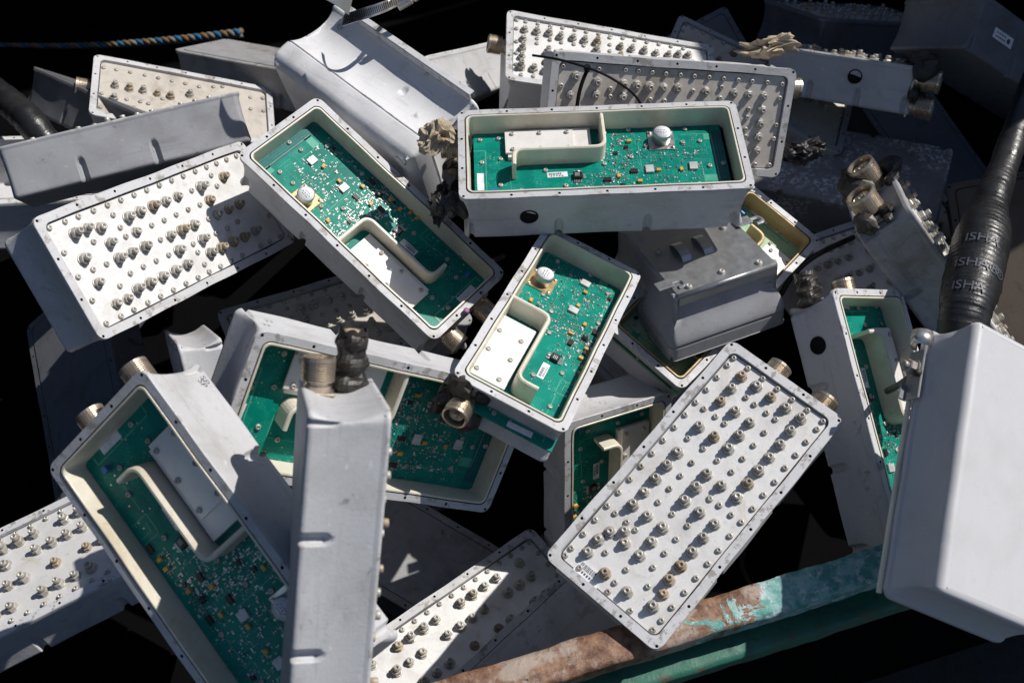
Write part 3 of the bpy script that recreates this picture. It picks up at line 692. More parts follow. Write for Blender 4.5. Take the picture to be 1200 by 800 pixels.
SMALL = {'E': [(-0.1621, -0.0639), (-0.1422, -0.065), (-0.1219, -0.0653), (-0.1019, -0.0654), (-0.0819, -0.0656), (-0.0619, -0.0652), (-0.0417, -0.0651), (-0.0213, -0.0651), (-0.0008, -0.0648), (0.0193, -0.0648), (0.0396, -0.0648), (0.0594, -0.0651), (0.08, -0.065), (-0.1626, 0.0618), (-0.1421, 0.0623), (-0.1218, 0.062), (-0.102, 0.0622), (-0.082, 0.0619), (-0.1639, -0.0428), (-0.164, -0.0217), (-0.1635, -0.0011), (-0.1634, 0.0197), (-0.1632, 0.0406), (-0.0815, -0.0513), (-0.0824, -0.0351), (-0.041, -0.0433), (-0.0207, -0.0218), (-0.0005, -0.0221), (0.0193, -0.0222), (0.0396, -0.0222), (-0.0819, -0.0219), (-0.0423, -0.0221), (-0.1231, -0.0225), (-0.1221, -0.0098), (-0.1223, 0.007), (-0.1226, 0.0195), (-0.1014, 0.0194), (-0.0816, 0.0193), (-0.0609, 0.0194), (-0.0406, 0.0193), (-0.0412, -0.0013), (-0.0009, 0.0191), (-0.0011, 0.032), (-0.0616, 0.063), (-0.0416, 0.0623), (-0.0213, 0.0627), (-0.001, 0.0622), (0.0192, 0.0621), (0.04, 0.0625), (0.0593, 0.0626), (0.0801, 0.0624), (0.1002, 0.0627), (0.1216, 0.0622), (0.1401, 0.0624), (0.1603, 0.0616), (0.0, 0.02), (-0.0008, 0.0324), (-0.0005, 0.0488), (0.0399, 0.0197), (0.06, 0.0194), (0.0805, 0.0195), (0.1008, 0.0197), (0.1211, 0.0284), (0.122, -0.0013), (0.0402, -0.0015), (0.0397, -0.022), (0.0807, -0.0511), (0.0803, -0.0347), (0.0806, -0.0216), (0.122, -0.0308), (0.141, -0.0017), (0.1614, 0.0303), (0.1617, -0.0011), (0.101, -0.0635)], 'D': [(-0.1628, 0.062), (-0.1399, 0.0623), (-0.1202, 0.0629), (-0.0974, 0.0631), (-0.0754, 0.063), (-0.0538, 0.0632), (-0.0321, 0.0635), (-0.0107, 0.0631), (0.0112, 0.0626), (0.0332, 0.0635), (0.0544, 0.0632), (0.0769, 0.0639), (0.0986, 0.0642), (-0.1604, -0.0637), (-0.1376, -0.065), (-0.117, -0.0648), (-0.0941, -0.0645), (-0.0726, -0.0646), (-0.0504, -0.0646), (-0.0281, -0.0638), (-0.0061, -0.0637), (0.0148, -0.0644), (0.0365, -0.0642), (0.0579, -0.0636), (0.0802, -0.0639), (-0.1623, 0.0302), (-0.162, -0.0008), (-0.1614, -0.0318), (-0.1193, 0.0288), (-0.1392, -0.0002), (-0.0752, 0.0493), (-0.075, 0.0324), (-0.0743, 0.02), (-0.1187, -0.0006), (-0.1175, -0.0302), (-0.0953, -0.022), (-0.0734, -0.0213), (-0.0518, -0.0214), (-0.0301, -0.0213), (-0.0298, -0.0001), (-0.0309, 0.0203), (-0.0094, 0.02), (0.0124, 0.0206), (0.0343, 0.0206), (0.0561, 0.0204), (0.0553, 0.0411), (0.0989, 0.05), (0.0991, 0.0342), (0.0138, -0.0217), (0.0138, -0.0336), (0.0139, -0.051), (0.0569, -0.0215), (0.0575, -0.0006), (0.0788, -0.0216), (0.1018, -0.0195)], 'K': [(-0.165, 0.0585), (-0.1092, 0.058), (-0.0718, 0.0593), (-0.0535, 0.059), (-0.0334, 0.0583), (-0.0137, 0.0577), (0.0074, 0.0575), (0.0277, 0.0573), (0.0494, 0.0571), (0.0708, 0.0565), (0.0924, 0.056), (0.1132, 0.0557), (0.1358, 0.0556), (0.1582, 0.0546), (0.1583, 0.0352), (0.1609, -0.0028), (0.1609, -0.0224), (0.1612, -0.0603), (0.1377, -0.0615), (-0.0901, 0.0328), (-0.0888, 0.0221), (0.0287, 0.0371), (0.1143, 0.017), (0.1141, 0.0054), (0.1148, -0.0115), (0.1165, -0.0216), (0.0694, 0.0447), (0.0697, 0.0298), (-0.0314, 0.0217), (-0.0106, 0.021), (-0.1644, 0.0328)], 'J': [(-0.1612, 0.0702), (-0.1413, 0.0712), (-0.1213, 0.0707), (-0.1008, 0.0718), (-0.0811, 0.0719), (-0.0609, 0.0722), (-0.042, 0.0714), (-0.0216, 0.0709), (-0.0017, 0.0711), (0.0189, 0.0713), (0.0389, 0.0708), (0.0592, 0.0716), (0.0795, 0.0717), (0.1003, 0.072), (0.1212, 0.0715), (0.1587, 0.0703), (-0.1228, 0.0272), (-0.1232, 0.0158), (-0.1021, 0.0289), (-0.0836, 0.0274), (-0.0632, 0.0283), (-0.0469, 0.0289), (-0.0031, 0.0584), (-0.0038, 0.0413), (-0.0044, 0.0265), (-0.0839, 0.0088), (-0.1641, 0.0424), (-0.166, 0.012), (-0.1661, -0.0142), (-0.1667, -0.0399), (-0.1478, -0.0608), (-0.1287, -0.0596), (-0.1086, -0.0581)], 'F': [(-0.1342, 0.0505), (-0.1112, 0.0517), (-0.0894, 0.0518), (-0.0659, 0.0515), (-0.0445, 0.0505), (-0.022, 0.0498), (-0.0002, 0.0495), (0.0227, 0.048), (-0.1339, -0.0179), (-0.1365, -0.0536), (-0.0923, -0.0217), (-0.0713, -0.0214), (-0.0929, -0.0436), (-0.0806, -0.0392), (-0.0586, -0.0229), (-0.0367, -0.0033), (0.1097, 0.0452), (0.1354, 0.0489), (0.1091, 0.0131), (0.1324, 0.0136), (0.0465, 0.0554), (0.0622, 0.0604)]}
# ------------------------------------------------------------------ poses (camera frame) of the boxes
def pose(k):
    R, t, dm = POSES[k]
    m = Matrix([list(R[0])+[t[0]], list(R[1])+[t[1]], list(R[2])+[t[2]], [0, 0, 0, 1]])
    # re-orthonormalise
    x = Vector((m[0][0], m[1][0], m[2][0])).normalized(); z = Vector((m[0][2], m[1][2], m[2][2])); y = z.cross(x).normalized(); z = x.cross(y)
    m = Matrix(((x.x, y.x, z.x, t[0]), (x.y, y.y, z.y, t[1]), (x.z, y.z, z.z, t[2]), (0, 0, 0, 1)))
    return CM @ m, dm
def pose_at(px, py, d, n, x):
    z = Vector(n).normalized(); x = Vector(x); x = (x-z*x.dot(z)).normalized(); y = z.cross(x)
    t = Vector(((px-600)/FPX*d, -(py-400)/FPX*d, -d))
    return CM @ Matrix(((x.x, y.x, z.x, t.x), (x.y, y.y, z.y, t.y), (x.z, y.z, z.z, t.z), (0, 0, 0, 1)))
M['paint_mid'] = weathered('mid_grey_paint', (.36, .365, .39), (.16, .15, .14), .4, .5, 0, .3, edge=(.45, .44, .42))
OPEN_G = 'opened filter boxes with bare circuit boards'; PAN_G = 'filter boxes with screw studded cover plates'; SHUT_G = 'closed filter boxes seen from the side or back'
def unit(key, kind, label, prof='tray', paint='paint', inner='cream', pcb='pcb', gold='steel', plate='plate', tall=None, small=None, conn=(), vents=(), dm=None, mw=None, backr=.005, short=False, dents=True):
    if mw is None: mw, dm = pose(key)
    L, W, H = dm
    nm = {'pcb': 'open_filter_box', 'panel': 'filter_box', 'closed': 'filter_box'}[kind]
    root = thing(nm, label, 'electronics box', mw, {'pcb': OPEN_G, 'panel': PAN_G, 'closed': SHUT_G}[kind])
    link('housing', housing_mesh(L, W, H, kind, prof, sum(map(ord, key)), inner, paint, backr, dents), root)
    if kind == 'pcb': fit_board(root, pcb, inner, gold)
    if kind == 'panel': fit_panel(root, L, W, tall if tall is not None else TALL_GRID, small if small is not None else SMALL_GRID, plate, short)
    for c in conn: add_connector(root, *c[:4], L, *c[4:])
    for side, x, z in vents:
        R = Matrix.Rotation(PI/2*(1 if side < 0 else -1), 4, 'X')
        link('vent_plug', cached('vent', vent_mesh), root, mat4=Matrix.Translation((x, side*(W/2-.0035), z)) @ R)
    return root, L, W, H
rA, *_ = unit('A', 'pcb', 'level open box in the centre, black oval plug in its grey front side', conn=((-1, .042, -.028, 'sealbrass'), (-1, -.045, -.045, 'stuba')), vents=((-1, -.095, -.040),))
rB, *_ = unit('B', 'pcb', 'open box sloping down to the right, its green board half in shade', gold='goldplate', conn=((-1, .035, -.035, 'brass'), (-1, -.03, -.04, 'brass')))
link('cable_plug', cached('plug', lambda: (lambda b: (b.lathe([(.004, 0), (.004, .006), (.002, .007)], 12, 0), b.mesh('cable_plug', ['purple']))[1])(MB())), rB, (-.1745, .012, .0003))
rC, *_ = unit('C', 'pcb', 'sunlit open box standing steeply below the level centre box', gold='goldplate', conn=((-1, .045, -.034, 'wrapbrass'),))
D_SM = SMALL['D'] + [(.118, .062), (.138, .062), (.158, .062), (.118, -.062), (.138, -.062), (.16, -.062), (.16, -.03), (.16, 0), (.16, .03)]
unit('D', 'panel', 'bright white studded plate at the left, its right end shaded by the sloping box', tall=TALL['D'], small=D_SM, conn=((1, .04, -.035, 'brass'),))
E_SM = SMALL['E'] + [(.122, -.0632), (.143, -.0632), (.163, -.0632), (.163, -.042)]
E_TA = TALL['E'] + [(.135, -.046), (.115, -.046), (.09, -.03)]
rE, LE, WE, HE = unit('E', 'panel', 'large studded plate resting its lower corner on the rusty skip rim', tall=E_TA, small=E_SM, conn=((-1, -.020, -.036, 'brass'), (-1, .047, -.036, 'brass')))
link('barcode_label', cached('bar', lambda: label_mesh(.034, .016)), rE, (.1515, -.030, -.0043), (0, 0, PI/2))
unit('F', 'panel', 'beige tarnished studded plate at the upper left, half hidden by a grey side', plate='plate_old', tall=TALL['F'], small=SMALL['F'], conn=((-1, .030, -.035, 'brass'),))
unit('J', 'panel', 'sunlit white studded plate at the top, behind the stained grey rimmed plate', tall=TALL['J'], small=SMALL['J'], conn=((-1, .034, -.035, 'brass'),))
rK, LK, WK, HK = unit('K', 'panel', 'stained studded plate behind the centre box, a black cable tie lying on it', plate='plate_old', tall=TALL['K'], small=SMALL['K'], short=True, conn=((1, .047, -.036, 'brass'), (1, -.046, -.040, 'stuba')))
unit('T', 'pcb', 'open box standing on end at the right, round black plug in its grey side', conn=((-1, .0, -.034, 'brass'), (-1, -.062, -.045, 'stuba')), vents=((-1, -.105, -.044),))
unit('G', 'panel', 'long grey box at the far left showing its dented side, studs along the top', prof='flat', dents=(-.20, .10), paint='paint_mid', conn=())
unit('N', 'panel', 'grey box in the upper right, black plug in its side, connectors on the right', conn=((1, -.050, -.020, 'wrapbrass', 1.25), (1, -.050, -.062, 'brass', 1.2)), vents=((-1, .028, -.030),))
unit('Q', 'panel', 'dark grey box at the right with two connectors up, one wrapped in burnt tape', conn=((-1, .040, -.030, 'wrapbrass', 1.3), (-1, -.038, -.044, 'sealchar', 1.3)), paint='paint_old')
unit('I', 'closed', 'pale grey box in sun just right of the white diagonal box')
unit('V', 'pcb', 'open box with pale faded board, tucked behind the right end of the centre box', pcb='pcb_pale', inner='tan')
rX, *dX = unit('X', 'pcb', 'open box on its side at the lower left, green board in shade')
unit('Y', 'panel', 'upright box in the lower middle, one bare and one black taped connector on top', conn=((-1, .034, -.052, 'brass'), (-1, .052, -.022, 'stubb')))
rZ, *dZ = unit('Z', 'pcb', 'box at the lower left with a smooth white side and two brass connectors', conn=((-1, .045, -.036, 'brass'), (-1, -.03, -.036, 'brass')))
unit('AA', 'closed', 'pale grey box end peeping out below the bright white studded plate')
unit('BB', 'pcb', 'half buried open box left of the large studded plate, white end above shaded board')
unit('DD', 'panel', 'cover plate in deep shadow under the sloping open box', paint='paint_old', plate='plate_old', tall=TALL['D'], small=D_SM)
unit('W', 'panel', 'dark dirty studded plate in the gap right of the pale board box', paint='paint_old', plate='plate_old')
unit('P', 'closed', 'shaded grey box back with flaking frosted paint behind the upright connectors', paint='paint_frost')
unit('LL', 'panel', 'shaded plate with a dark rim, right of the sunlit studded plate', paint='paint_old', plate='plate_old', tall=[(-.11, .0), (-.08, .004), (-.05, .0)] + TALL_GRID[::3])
unit('M', 'closed', 'shaded dark blue corner of a box sticking up at the top edge behind the pile', paint='paint_shade')
unit('EE1', 'closed', 'shaded grey box corner at the far left behind the black pipe', paint='paint_shade')
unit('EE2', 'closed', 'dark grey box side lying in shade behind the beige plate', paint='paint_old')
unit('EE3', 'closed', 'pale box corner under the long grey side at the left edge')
unit('EE4', 'closed', 'dark box face in deep shade below the bright plate at the left edge', paint='paint_shade')
unit('JJ', 'closed', 'dim box at the top right corner carrying a small metal data plate', paint='paint_shade')
unit('KK', 'panel', 'very dark studded box at the top right, lost in shadow', paint='paint_shade', plate='plate_old')
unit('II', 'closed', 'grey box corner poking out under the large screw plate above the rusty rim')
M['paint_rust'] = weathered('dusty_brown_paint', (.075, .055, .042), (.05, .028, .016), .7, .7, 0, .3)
# handwriting on two boxes
def on_side(root, W, px, py, body, size, turn):
    inv = root.matrix_world.inverted(); e0 = inv @ CAM_LOC; e1 = (inv @ at(px, py, 1))-e0; k = (W/2-.0022-e0.y)/e1.y; e = e0+e1*k
    me = text_mesh(body, size, 'ink', 'handwriting')
    link('handwriting', me, root, mat4=Matrix.Translation((e.x, W/2+.0004, e.z)) @ Matrix.Rotation(-PI/2, 4, 'X') @ Matrix.Rotation(turn, 4, 'Z'))
# --- the big closed box in the right foreground
rS, L, W, H = unit('S', 'closed', 'large smooth light grey box back in the right foreground', backr=.010, dents=False, paint='paint_smooth')
b = MB(); b.box((0, 0, 0), (.058, .0030, .022), 0, bev=.0008); b.box((-.020, -.004, .010), (.018, .010, .003), 0, bev=.0008)
br = link('bracket', b.mesh('bracket', ['zinc']), rS, (L/2-.058, -W/2-.0035, -.002))
b = MB(); X = Matrix.Translation((0, -.0015, 0)) @ Matrix.Rotation(PI/2, 4, 'X')
b.lathe([(.0105, 0), (.0105, .0012)], 20, 0, X=X, smooth=False); b.lathe([(.0085, .0012), (.0085, .008), (.007, .009)], 6, 0, X=X, smooth=False); b.lathe([(.0042, .009), (.0042, .014), (.0028, .0145)], 12, 0, X=X)
link('bolt', b.mesh('bolt', ['bolt']), br, (.008, 0, .002))
b = MB(); vs = []; na = 12
for i in range(na+1):
    a = -PI*.62+PI*1.24*i/na
    for r in (.0105, .0120):
        for xx in (-.009, .009): vs.append((xx, -r*math.cos(a), r*math.sin(a)))
fs = []
for i in range(na):
    q = i*4
    for a, c in ((0, 1), (1, 3), (3, 2), (2, 0)): fs.append((q+a, q+c, q+4+c, q+4+a))
fs += [(0, 1, 3, 2), (na*4, na*4+2, na*4+3, na*4+1)]
b.add(vs, fs, 0, True)
link('latch', b.mesh('latch', ['steel']), rS, (L/2-.016, -W/2-.003, -.004))
b = MB(); b.box((0, 0, 0), (L*.78, .004, .006), 0, bev=.001)
link('gasket_strip', b.mesh('gasket_strip', ['cream']), rS, (-.03, -W/2-.0005, .004))
# --- the white diagonal box with its flange
rH, L, W, H = unit('H', 'closed', 'white box lying diagonally at the top, small round emblem on its hollow side', prof='shell', backr=.014, paint='paint_white', conn=((1, .0, -.05, 'seal'), (1, .045, -.06, 'stuba')))
b = MB(); b.box((.012, -W/2-.0045, -.0022), (L*.86, .013, .0032), 0, bev=.0008); b.box((.012, -W/2-.0105, .0016), (L*.86, .0022, .0095), 0, bev=.0006)
link('flange', b.mesh('flange', ['paint_white']), rH)
b = MB()
NR = 28
def ring2(r0, r1, z, mi):
    vs = []
    for i in range(NR):
        a = 2*PI*i/NR; vs += [(r0*math.cos(a), r0*math.sin(a), z), (r1*math.cos(a), r1*math.sin(a), z)]
    b.add(vs, [(i*2, i*2+1, ((i+1) % NR)*2+1, ((i+1) % NR)*2) for i in range(NR)], mi)
ring2(.0052, .0060, 0, 0)
def text_mesh(body, size, mat, name):
    cu = bpy.data.curves.new(name, 'FONT'); cu.body = body; cu.size = size; cu.align_x = 'CENTER'; cu.align_y = 'CENTER'; cu.resolution_u = 3
    o = bpy.data.objects.new(name, cu); COL.objects.link(o)
    me = bpy.data.meshes.new_from_object(o.evaluated_get(bpy.context.evaluated_depsgraph_get()))
    bpy.data.objects.remove(o); bpy.data.curves.remove(cu)
    me.materials.clear(); me.materials.append(M[mat]); return me
on_side(rX, dX[1], 314, 379, '33', .010, 0)
on_side(rZ, dZ[1], 238, 447, 'SP', .011, 0)
t12 = text_mesh('12', .0082, 'ink', 'emblem')
bm = bmesh.new(); bm.from_mesh(t12); bm.from_mesh(b.mesh('emblem', ['ink'])); bm.to_mesh(t12); bm.free()
inv = rH.matrix_world.inverted(); e0 = inv @ CAM_LOC; e1 = (inv @ at(401, 34, 1)) - e0
e = e0 + e1*((-W/2+.0135-e0.y)/e1.y)
uu = (-e.z/H-.04)/.645; ins = .002+.013*math.sin(PI*max(.05, min(.95, uu)))**.8
EMB = Matrix.Translation((e.x, -W/2+ins-.0008, e.z)) @ Matrix.Rotation(PI/2+.12, 4, 'X')
link('emblem', t12, rH, mat4=EMB)
# --- the box end with its bolted bracket plate
mU, dU = pose('U')
rU, L, W, H = unit('U', 'closed', 'grey box below the centre box with a bolted bracket plate and raised loops', prof='flare', backr=.006, paint='paint_mid', mw=mU @ Matrix.Translation((-(dU[0]-.19)/2, 0, 0)), dm=(.19, dU[1], dU[2]))
b = MB(); ps = (.112, W-.0325); pc = (-L/2+.0125+ps[0]/2, 0)
b.box((pc[0], 0, -H-.0012), (ps[0], ps[1], .0024), 0, bev=.0007)
b.tube([(pc[0]-ps[0]/2+.001, y, -H-.0002) for y in (-ps[1]/2, ps[1]/2)], .0036, 12, 0)
b.box((pc[0]-ps[0]/2-.0012, 0, -H+.006), (.0022, ps[1], .014), 0, bev=.0006)
bp = link('bracket_plate', b.mesh('bracket_plate', ['zinc']), rU)
b = MB()
P = [(-.020, -.001), (-.015, .006), (-.006, .0095), (.006, .0095), (.015, .006), (.020, -.001)]
vs = []
for x, z in P: vs += [(x, -.0065, z), (x, .0065, z), (x, .0065, z-.0022), (x, -.0065, z-.0022)]
fs = [(i*4+j, i*4+(j+1) % 4, (i+1)*4+(j+1) % 4, (i+1)*4+j) for i in range(5) for j in range(4)] + [(0, 1, 2, 3), (20, 21, 22, 23)]
b.add(vs, fs, 0); lm = b.mesh('strap_loop', ['zinc'])
FL = Matrix.Rotation(PI, 4, 'X')
for y in (-.026, .006): link('strap_loop', lm, bp, mat4=Matrix.Translation((pc[0]+.020, y, -H-.0024)) @ FL)
b = MB(); b.box((.0, .0, .001), (.016, .022, .002), 0, bev=.0005); b.strip(arcpath([(0, .010), (0, .024), (.012, .024), (.012, .014)], .006), .006, .0022, 0, 0)
hm = b.mesh('hook', ['zinc'])
link('hook', hm, bp, mat4=Matrix.Translation((pc[0]-.030, -ps[1]/2-.006, -H-.0030)) @ Matrix.Rotation(PI, 4, 'Z') @ FL @ Matrix.Scale(1, 4))
link('hook', hm, bp, mat4=Matrix.Translation((pc[0]+.036, ps[1]/2+.006, -H-.0052)) @ FL @ Matrix.Rotation(PI, 4, 'Z'))
for x, y in ((-.046, -.050), (.036, -.050), (-.040, .0), (-.046, .050), (.040, .048)):
    link('screw', cached('bigscrew', lambda: (lambda b: (b.lathe([(.0048, 0), (.0048, .0006), (.0040, .0010), (.0040, .0026), (.003, .0036), (.0018, .0036), (.0016, .002)], 14, 0), b.mesh('screw', ['bolt']))[1])(MB())), bp, mat4=Matrix.Translation((pc[0]+x, y, -H-.0024)) @ FL)
# data plate on the dim corner box
b = MB(); b.box((0, 0, .0004), (.05, .016, .0008), 0); b.lathe([(.004, .0008), (.004, .0011)], 16, 1, X=Matrix.Translation((.014, 0, 0)))
for q in range(5): b.box((-.016+q*.005, .003, .0009), (.003, .002, .0003), 1); b.box((-.016+q*.005, -.003, .0009), (.0035, .002, .0003), 1)
jj = [o for o in bpy.data.objects if o.get('label', '').startswith('dim box at the top right')][0]
mJ, dJ = pose('JJ')
link('data_plate', b.mesh('data_plate', ['label', 'ink']), jj, mat4=Matrix.Translation((-dJ[0]*.28, -dJ[1]/2+.004, -dJ[2]*.45)) @ Matrix.Rotation(PI/2, 4, 'X'))
# ------------------------------------------------------------------ boxes the caption covers in the photo
EXTRA = [
 ('X1', 'panel', 'tilted cover plate with tuning screws at the bottom left corner', 60, 650, 1.32, (-.2, .62, .76), (.86, .35, -.2)),
 ('X3', 'panel', 'cover plate with tuning screws lying at the bottom edge left of the rusty rim', 548, 748, 1.40, (.10, .62, .78), (.75, .55, -.25)),
]
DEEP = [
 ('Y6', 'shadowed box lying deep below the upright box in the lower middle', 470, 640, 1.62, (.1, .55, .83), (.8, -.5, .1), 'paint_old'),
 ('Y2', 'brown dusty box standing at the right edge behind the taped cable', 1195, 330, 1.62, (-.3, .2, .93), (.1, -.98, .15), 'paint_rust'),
 ('Y3', 'dim box lying behind the flaking grey box, left of the cable', 1085, 165, 1.98, (.1, .5, .86), (.3, -.9, .2), 'paint_shade'),
 ('Y4', 'shadowed box under the bright white plate at the left', 90, 455, 1.55, (-.5, .3, .8), (.5, -.8, .2), 'paint_shade'),
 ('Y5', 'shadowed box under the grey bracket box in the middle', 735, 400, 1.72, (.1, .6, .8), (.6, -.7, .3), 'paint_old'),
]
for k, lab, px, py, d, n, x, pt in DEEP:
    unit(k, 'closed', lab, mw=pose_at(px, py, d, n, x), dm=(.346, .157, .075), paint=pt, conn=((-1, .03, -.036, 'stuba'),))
for k, kind, lab, px, py, d, n, x in EXTRA:
    unit(k, kind, lab, mw=pose_at(px, py, d, n, x), dm=(.346, .157, .072), conn=((1, .04, -.036, 'brass'), (1, -.03, -.036, 'stuba')) if kind != 'closed' else ())
# ------------------------------------------------------------------ cables, rope, clamp
def spline(pts, k=10):
    P = [Vector(p) for p in pts]; out = []
    for i in range(len(P)-1):
        p0, p1, p2, p3 = P[max(i-1, 0)], P[i], P[i+1], P[min(i+2, len(P)-1)]
        for j in range(k):
            t = j/k; out.append(.5*((2*p1)+(p2-p0)*t+(2*p0-5*p1+4*p2-p3)*t*t+(3*p1-p0-3*p2+p3)*t**3))
    out.append(P[-1]); return out
def lerp_list(vals, k=10):
    out = []
    for a, c in zip(vals, vals[1:]): out += [a+(c-a)*smooth01(j/k) for j in range(k)]
    return out+[vals[-1]]
cp = [at(1232, 40, 1.52), at(1202, 120, 1.46), at(1178, 190, 1.41), at(1162, 235, 1.37), at(1150, 285, 1.33), at(1138, 335, 1.29), at(1130, 372, 1.27), at(1122, 420, 1.27)]
K = 64
pts = spline(cp, K); rad = lerp_list([.0165, .0165, .0185, .022, .034, .034, .029, .026], K)
rngc = random.Random(4); jr = [rngc.uniform(-1, 1) for _ in range(400)]
b = MB(); b.tube(pts, rad, 30, 0, ripple=lambda j, a: 1+.017*(((j*.145+.8*math.sin(j*.021)+a/(2*PI)) % 1)-.5)+.016*jr[int(j*.145+a/(2*PI)) % 400]+.010*math.sin(a*3+j*.08)+.006*math.sin(a*5-j*.13))
rR = tag(link('taped_cable', b.mesh('taped_cable', ['tape'])), 'thick black cable wound in glossy tape with grey lettering', 'cable')
def on_cable(me, frac, off):
    i = int(frac*(len(pts)-1)); p = pts[i]; ax = (pts[i-9]-pts[i+9]).normalized(); r = rad[i]
    tocam = (CAM_LOC-p); c = (tocam-ax*tocam.dot(ax)).normalized(); w = ax.cross(c)
    for v in me.vertices:
        a = off + v.co.x/r; j = max(3, min(len(pts)-4, i-int(round(v.co.y/((pts[i]-pts[i+1]).length)))))
        q = p + ax*v.co.y; rr = r*1.042
        v.co = q + c*(rr*math.cos(a)) + w*(rr*math.sin(a))
    me.update(); return me
M['print'] = plain('grey_print', (.085, .095, .12), .5)
for body, fr, off, sz in (('ISHA', .62, .0, .019), ('ISHA\u00ae', .70, .05, .019), ('ISHA', .785, -.1, .018)):
    me = text_mesh(body, sz, 'print', 'lettering'); on_cable(me, fr, off); link('lettering', me, rR)
# circled S after the middle word
b = MB(); ring2(.0056, .0066, 0, 0); cm = b.mesh('ring', ['print']); sm = text_mesh('S', .010, 'print', 'lettering')
bm = bmesh.new(); bm.from_mesh(sm); bm.from_mesh(cm); bm.to_mesh(sm); bm.free(); on_cable(sm, .70, .92); link('lettering', sm, rR)
# black pipe at the far left
pp = spline([at(-60, 70, 1.78), at(-10, 105, 1.74), at(20, 128, 1.70), at(38, 146, 1.68), at(60, 176, 1.69)], 16)
b = MB(); b.tube(pp, .024, 20, 0, ripple=lambda j, a: 1+.02*math.sin(j*.9)+.012*jr[(j*3+int(a*2)) % 400])
tag(link('taped_pipe', b.mesh('taped_pipe', ['tape'])), 'short black shiny pipe at the far left edge', 'pipe')
# crumpled tan wrap in front of the upper right box
from mathutils import noise as mnoise
def crumple(c, axes, amp, seed, mat, nm):
    bm = bmesh.new(); bmesh.ops.create_icosphere(bm, subdivisions=4, radius=1)
    R = CM.to_3x3(); off = Vector((seed*3.1, seed*1.7, seed*.9))
    for v in bm.verts:
        p = v.co.copy(); d = 0
        for k, a in ((1.3, .9), (2.6, .55), (5.2, .22)): d += a*(.45-abs(mnoise.noise(p*k+off))*2)
        q = p*(1+amp*d); jt = mnoise.noise_vector(p*3.1+off)*.22; q = q+jt; v.co = R @ Vector((q.x*axes[0], q.y*axes[1]+.35*axes[1]*math.sin(q.x*2.2), q.z*axes[2]))+c
    me = bpy.data.meshes.new(nm); bm.to_mesh(me); bm.free(); me.materials.append(M[mat]); return link(nm, me)
tag(crumple(at(903, 55, 1.56), (.040, .014, .02), .55, 2, 'sealant', 'crumpled_wrap'), 'crumpled tan strip of old sealing wrap in front of the upper right box', 'wrap')
tag(crumple(at(510, 160, 1.345), (.019, .019, .014), .6, 5, 'sealant', 'torn_wrap'), 'torn tan wrap stuck between the white diagonal box and the centre box', 'wrap')
tag(crumple(at(516, 238, 1.38), (.012, .021, .014), .6, 8, 'char', 'burnt_lump'), 'burnt black lump of tape beside the front left corner of the centre box', 'tape')
tag(crumple(at(945, 178, 1.50), (.024, .014, .014), .6, 11, 'char', 'burnt_lump'), 'burnt black lump of tape right of the stained studded plate', 'tape')
# cable tie
b = MB()
b.tube(spline([at(624, 65, 1.44), at(655, 70, 1.425), at(690, 80, 1.42), at(715, 91, 1.42), at(740, 108, 1.43), at(752, 123, 1.44)], 8), .0017, 8, 0)
b.tube(spline([at(690, 79, 1.418), at(684, 92, 1.42), at(679, 108, 1.425), at(676, 126, 1.43)], 8), .0027, 8, 0)
X = Matrix.Translation(at(688, 80, 1.412)); b.lathe([(.004, -.004), (.0048, 0), (.004, .004)], 8, 0, X=X, smooth=False)
tag(link('cable_tie', b.mesh('cable_tie', ['rubber'])), 'thin black cable tie looped over the stained plate', 'cable tie')
# loose strands at the right in the gap
b = MB(); b.tube(spline([at(915, 345, 1.52), at(930, 322, 1.50), at(955, 300, 1.50), at(1000, 278, 1.54)], 8), .004, 10, 0)
tag(link('thin_cable', b.mesh('thin_cable', ['char'])), 'thin dirty cable lying in the dark gap at the right', 'cable')
for kk, (pp3, rr3, lb) in enumerate((
 ([at(1040, 458, 1.30), at(1052, 452, 1.26), at(1064, 444, 1.20), at(1076, 436, 1.15)], .0042, 'short grey wire running to the bolt of the big foreground box'),
 ([at(470, 320, 1.62), at(500, 300, 1.55), at(530, 296, 1.52), at(560, 310, 1.55), at(590, 300, 1.6)], .0035, 'thin black cable in the gap left of the steep sunlit box'),
 ([at(1020, 470, 1.50), at(960, 480, 1.55), at(905, 560, 1.60), at(870, 650, 1.55), at(885, 690, 1.42)], .0035, 'thin black cable hanging in the dark gap right of the large studded plate'))):
    b = MB(); b.tube(spline(pp3, 10), rr3, 10, 0)
    tag(link('thin_cable', b.mesh('thin_cable', ['char'])), lb, 'cable')
# twisted rope along the top left
a0, a1 = at(-60, 50, 2.45), at(283, 39, 2.35); strands = []
rp = thing('rope', 'twisted orange, white and blue rope along the dark top left', 'rope', Matrix.Translation(a0))
nS = 150
for s, mt in enumerate(('rope_tan', 'rope_blue', 'rope_white')):
    col = {'rope_tan': (.22, .13, .06), 'rope_blue': (.03, .14, .26), 'rope_white': (.22, .20, .17)}[mt]
    M[mt] = plain(mt, col, .8, 0, .2, 700, .8)
    RR = []; ax = (a1-a0).normalized(); u = ax.orthogonal().normalized(); w = ax.cross(u); P = []
    for i in range(nS):
        t = i/(nS-1); k = .35+.65*t; ph = t*2*PI*15+s*2*PI/3
        P.append((a1-a0)*t + Vector((0, 0, -.02*math.sin(PI*t))) + u*(.0054*k*math.cos(ph)) + w*(.0054*k*math.sin(ph))); RR.append(.0063*k)
    b = MB(); b.tube(P, RR, 8, 0); link('strand', b.mesh('strand', [mt]), rp)
